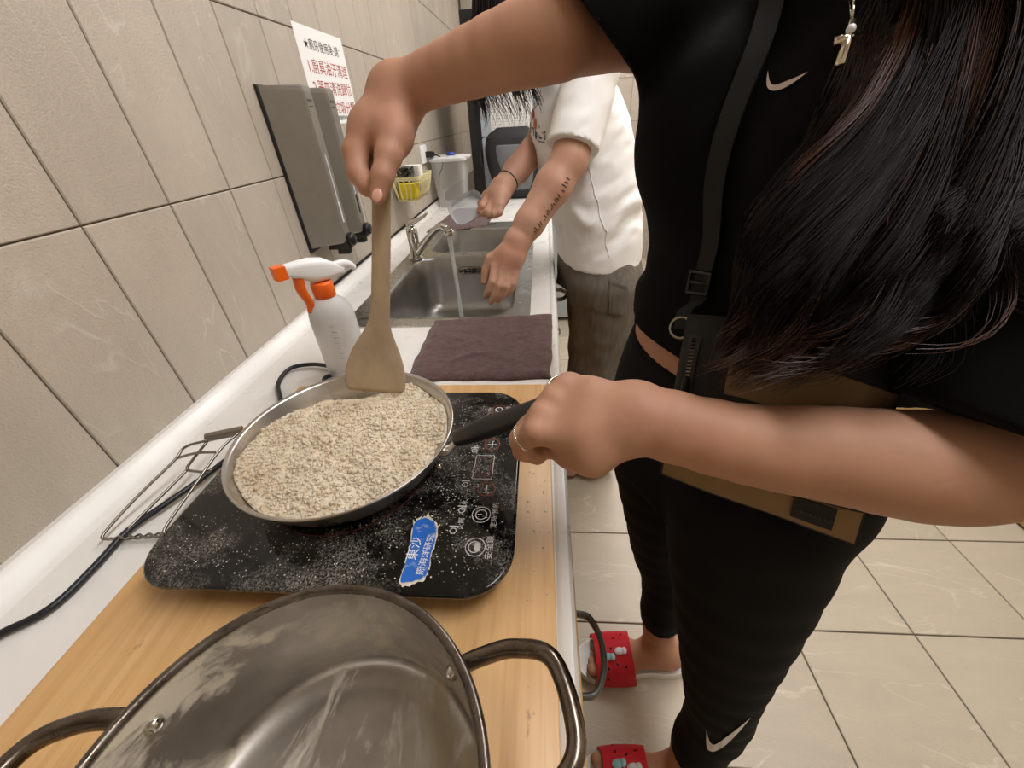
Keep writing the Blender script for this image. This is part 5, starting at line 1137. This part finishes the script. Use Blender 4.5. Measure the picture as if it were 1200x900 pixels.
# trousers
TRS = [(body_loft([(.78, .785, 1.258, .17, .118, 192), (.86, .783, 1.258, .168, .116, 192), (.95, .775, 1.262, .156, .105, 193)], 2.4), .03)]
for hp in ((.806, 1.175), (.806, 1.345)): chain(TRS, [(hp[0], hp[1], .80), (hp[0] + .004, hp[1], .5), (hp[0] + .015, hp[1], .09)], [.108, .098, .085], .03)
def tf(P): x, y, z = P.T; return .009 * vn(np.stack([x * 20, y * 20, z * 4], 1), 2) * np.clip((.93 - z) * 5, .2, 1) + .003 * vn(P * 30, 6)
V, F = solid(None, (.62, 1.0, .04), (1.0, 1.52, .96), .006, prims=TRS, post=lambda P, d: np.maximum(np.maximum(d + tf(P), P[:, 2] - .93), .05 - P[:, 2])); trs = np_mesh('linen_trousers', V, F, m_linen, p2)
trs_f = lambda P: union(TRS)(P) + tf(P)
pk = [(u, v) for v in np.linspace(0, 1, 12) for u in np.linspace(0, 1, 12)]
a0, a1, a2, a3 = A((0.7952, 1.0366, 0.8790)), A((0.8571, 1.0505, 0.8554)), A((0.8609, 1.0182, 0.7552)), A((0.7973, 0.9895, 0.7575))
Pp = A([((a0 * (1 - u) + a1 * u) * (1 - v) + (a3 * (1 - u) + a2 * u) * v) for u, v in pk]); Pp = snap(trs_f, Pp, .003); Pp[:12] += grad(trs_f, Pp[:12]) * .007
n = 144; V = [tuple(p) for p in Pp] + [tuple(p) for p in Pp - grad(trs_f, Pp) * .0028]; F = []
for j in range(11):
    for i in range(11): a = j * 12 + i; F += [(a, a + 1, a + 13, a + 12), (n + a, n + a + 12, n + a + 13, n + a + 1)]
ed = list(range(12)) + [j * 12 + 11 for j in range(1, 12)] + [132 + i for i in range(10, -1, -1)] + [j * 12 for j in range(10, 0, -1)]
for k in range(len(ed)): a, b_ = ed[k], ed[(k + 1) % len(ed)]; F.append((a, n + a, n + b_, b_))
obj('patch_pocket', (V, F), m_linen, trs)
# hair of the second person
V, F = solid(cap_field(hc2, L2, R2, 1.04), tuple(hc2 - .16), tuple(hc2 + .16), .006); np_mesh('hair_cap', V, F, m_hair, p2)
top2 = hc2 + A((.01, 0, .12)); G2 = [[tuple(top2), (0.4612, 1.3328, 1.5293), (0.4436, 1.2585, 1.4241), (0.4536, 1.2008, 1.3216), (0.4438, 1.1561, 1.2495)], [tuple(top2), (0.5031, 1.2856, 1.5259), (0.4929, 1.2214, 1.4167), (0.4731, 1.1709, 1.3110), (0.4828, 1.1368, 1.2339)], [tuple(top2), (0.5435, 1.2738, 1.5210), (0.5378, 1.2107, 1.4128), (0.5233, 1.1694, 1.3197), (0.5336, 1.1278, 1.2317)],
      [tuple(top2), (0.5866, 1.2696, 1.5091), (0.5816, 1.2066, 1.4097), (0.5604, 1.1624, 1.3222), (0.5673, 1.1211, 1.2439)], [tuple(top2), (0.6319, 1.2751, 1.4933), (0.6212, 1.2156, 1.4086), (0.5966, 1.1639, 1.3283), (0.5838, 1.1299, 1.2631)]]
V, F = strands(G2, 700, 34, .0014, .011, .016, 51, freq=13, locks=24, short=.6, avoid=[(tee_f, .005)]); np_mesh('curly_hair', V, F, m_hair, p2)
# clear tray in the washer's hand
tray = thing('plastic_tray', 'clear plastic tray held over the sink by the person washing', 'tray', (0.3963, 1.1956, 1.0396))
ca, cb = A((0.3499, 1.1881, 1.0175)), A((0.4390, 1.2244, 1.0578)); ux_ = (cb - ca) / np.linalg.norm(cb - ca); vy = A((.25, .5, .75)); vy -= ux_ * vy.dot(ux_); vy /= np.linalg.norm(vy); nz_ = np.cross(ux_, vy); ctr_ = (ca + cb) / 2
rg = []
for k, dz in ((.86, -.0), (.9, .004), (.95, .018), (1.0, .02), (1.02, .018), (.97, .016), (.92, .002), (.88, -.002)): rg.append([ctr_ + ux_ * .052 * k * math.copysign(abs(math.cos(a)) ** .6, math.cos(a)) + vy * .038 * k * math.copysign(abs(math.sin(a)) ** .6, math.sin(a)) + nz_ * dz for a in np.linspace(0, 2 * PI, 36, endpoint=False)])
obj('tray_shell', loft(rg), m_tray, tray, angle=50)
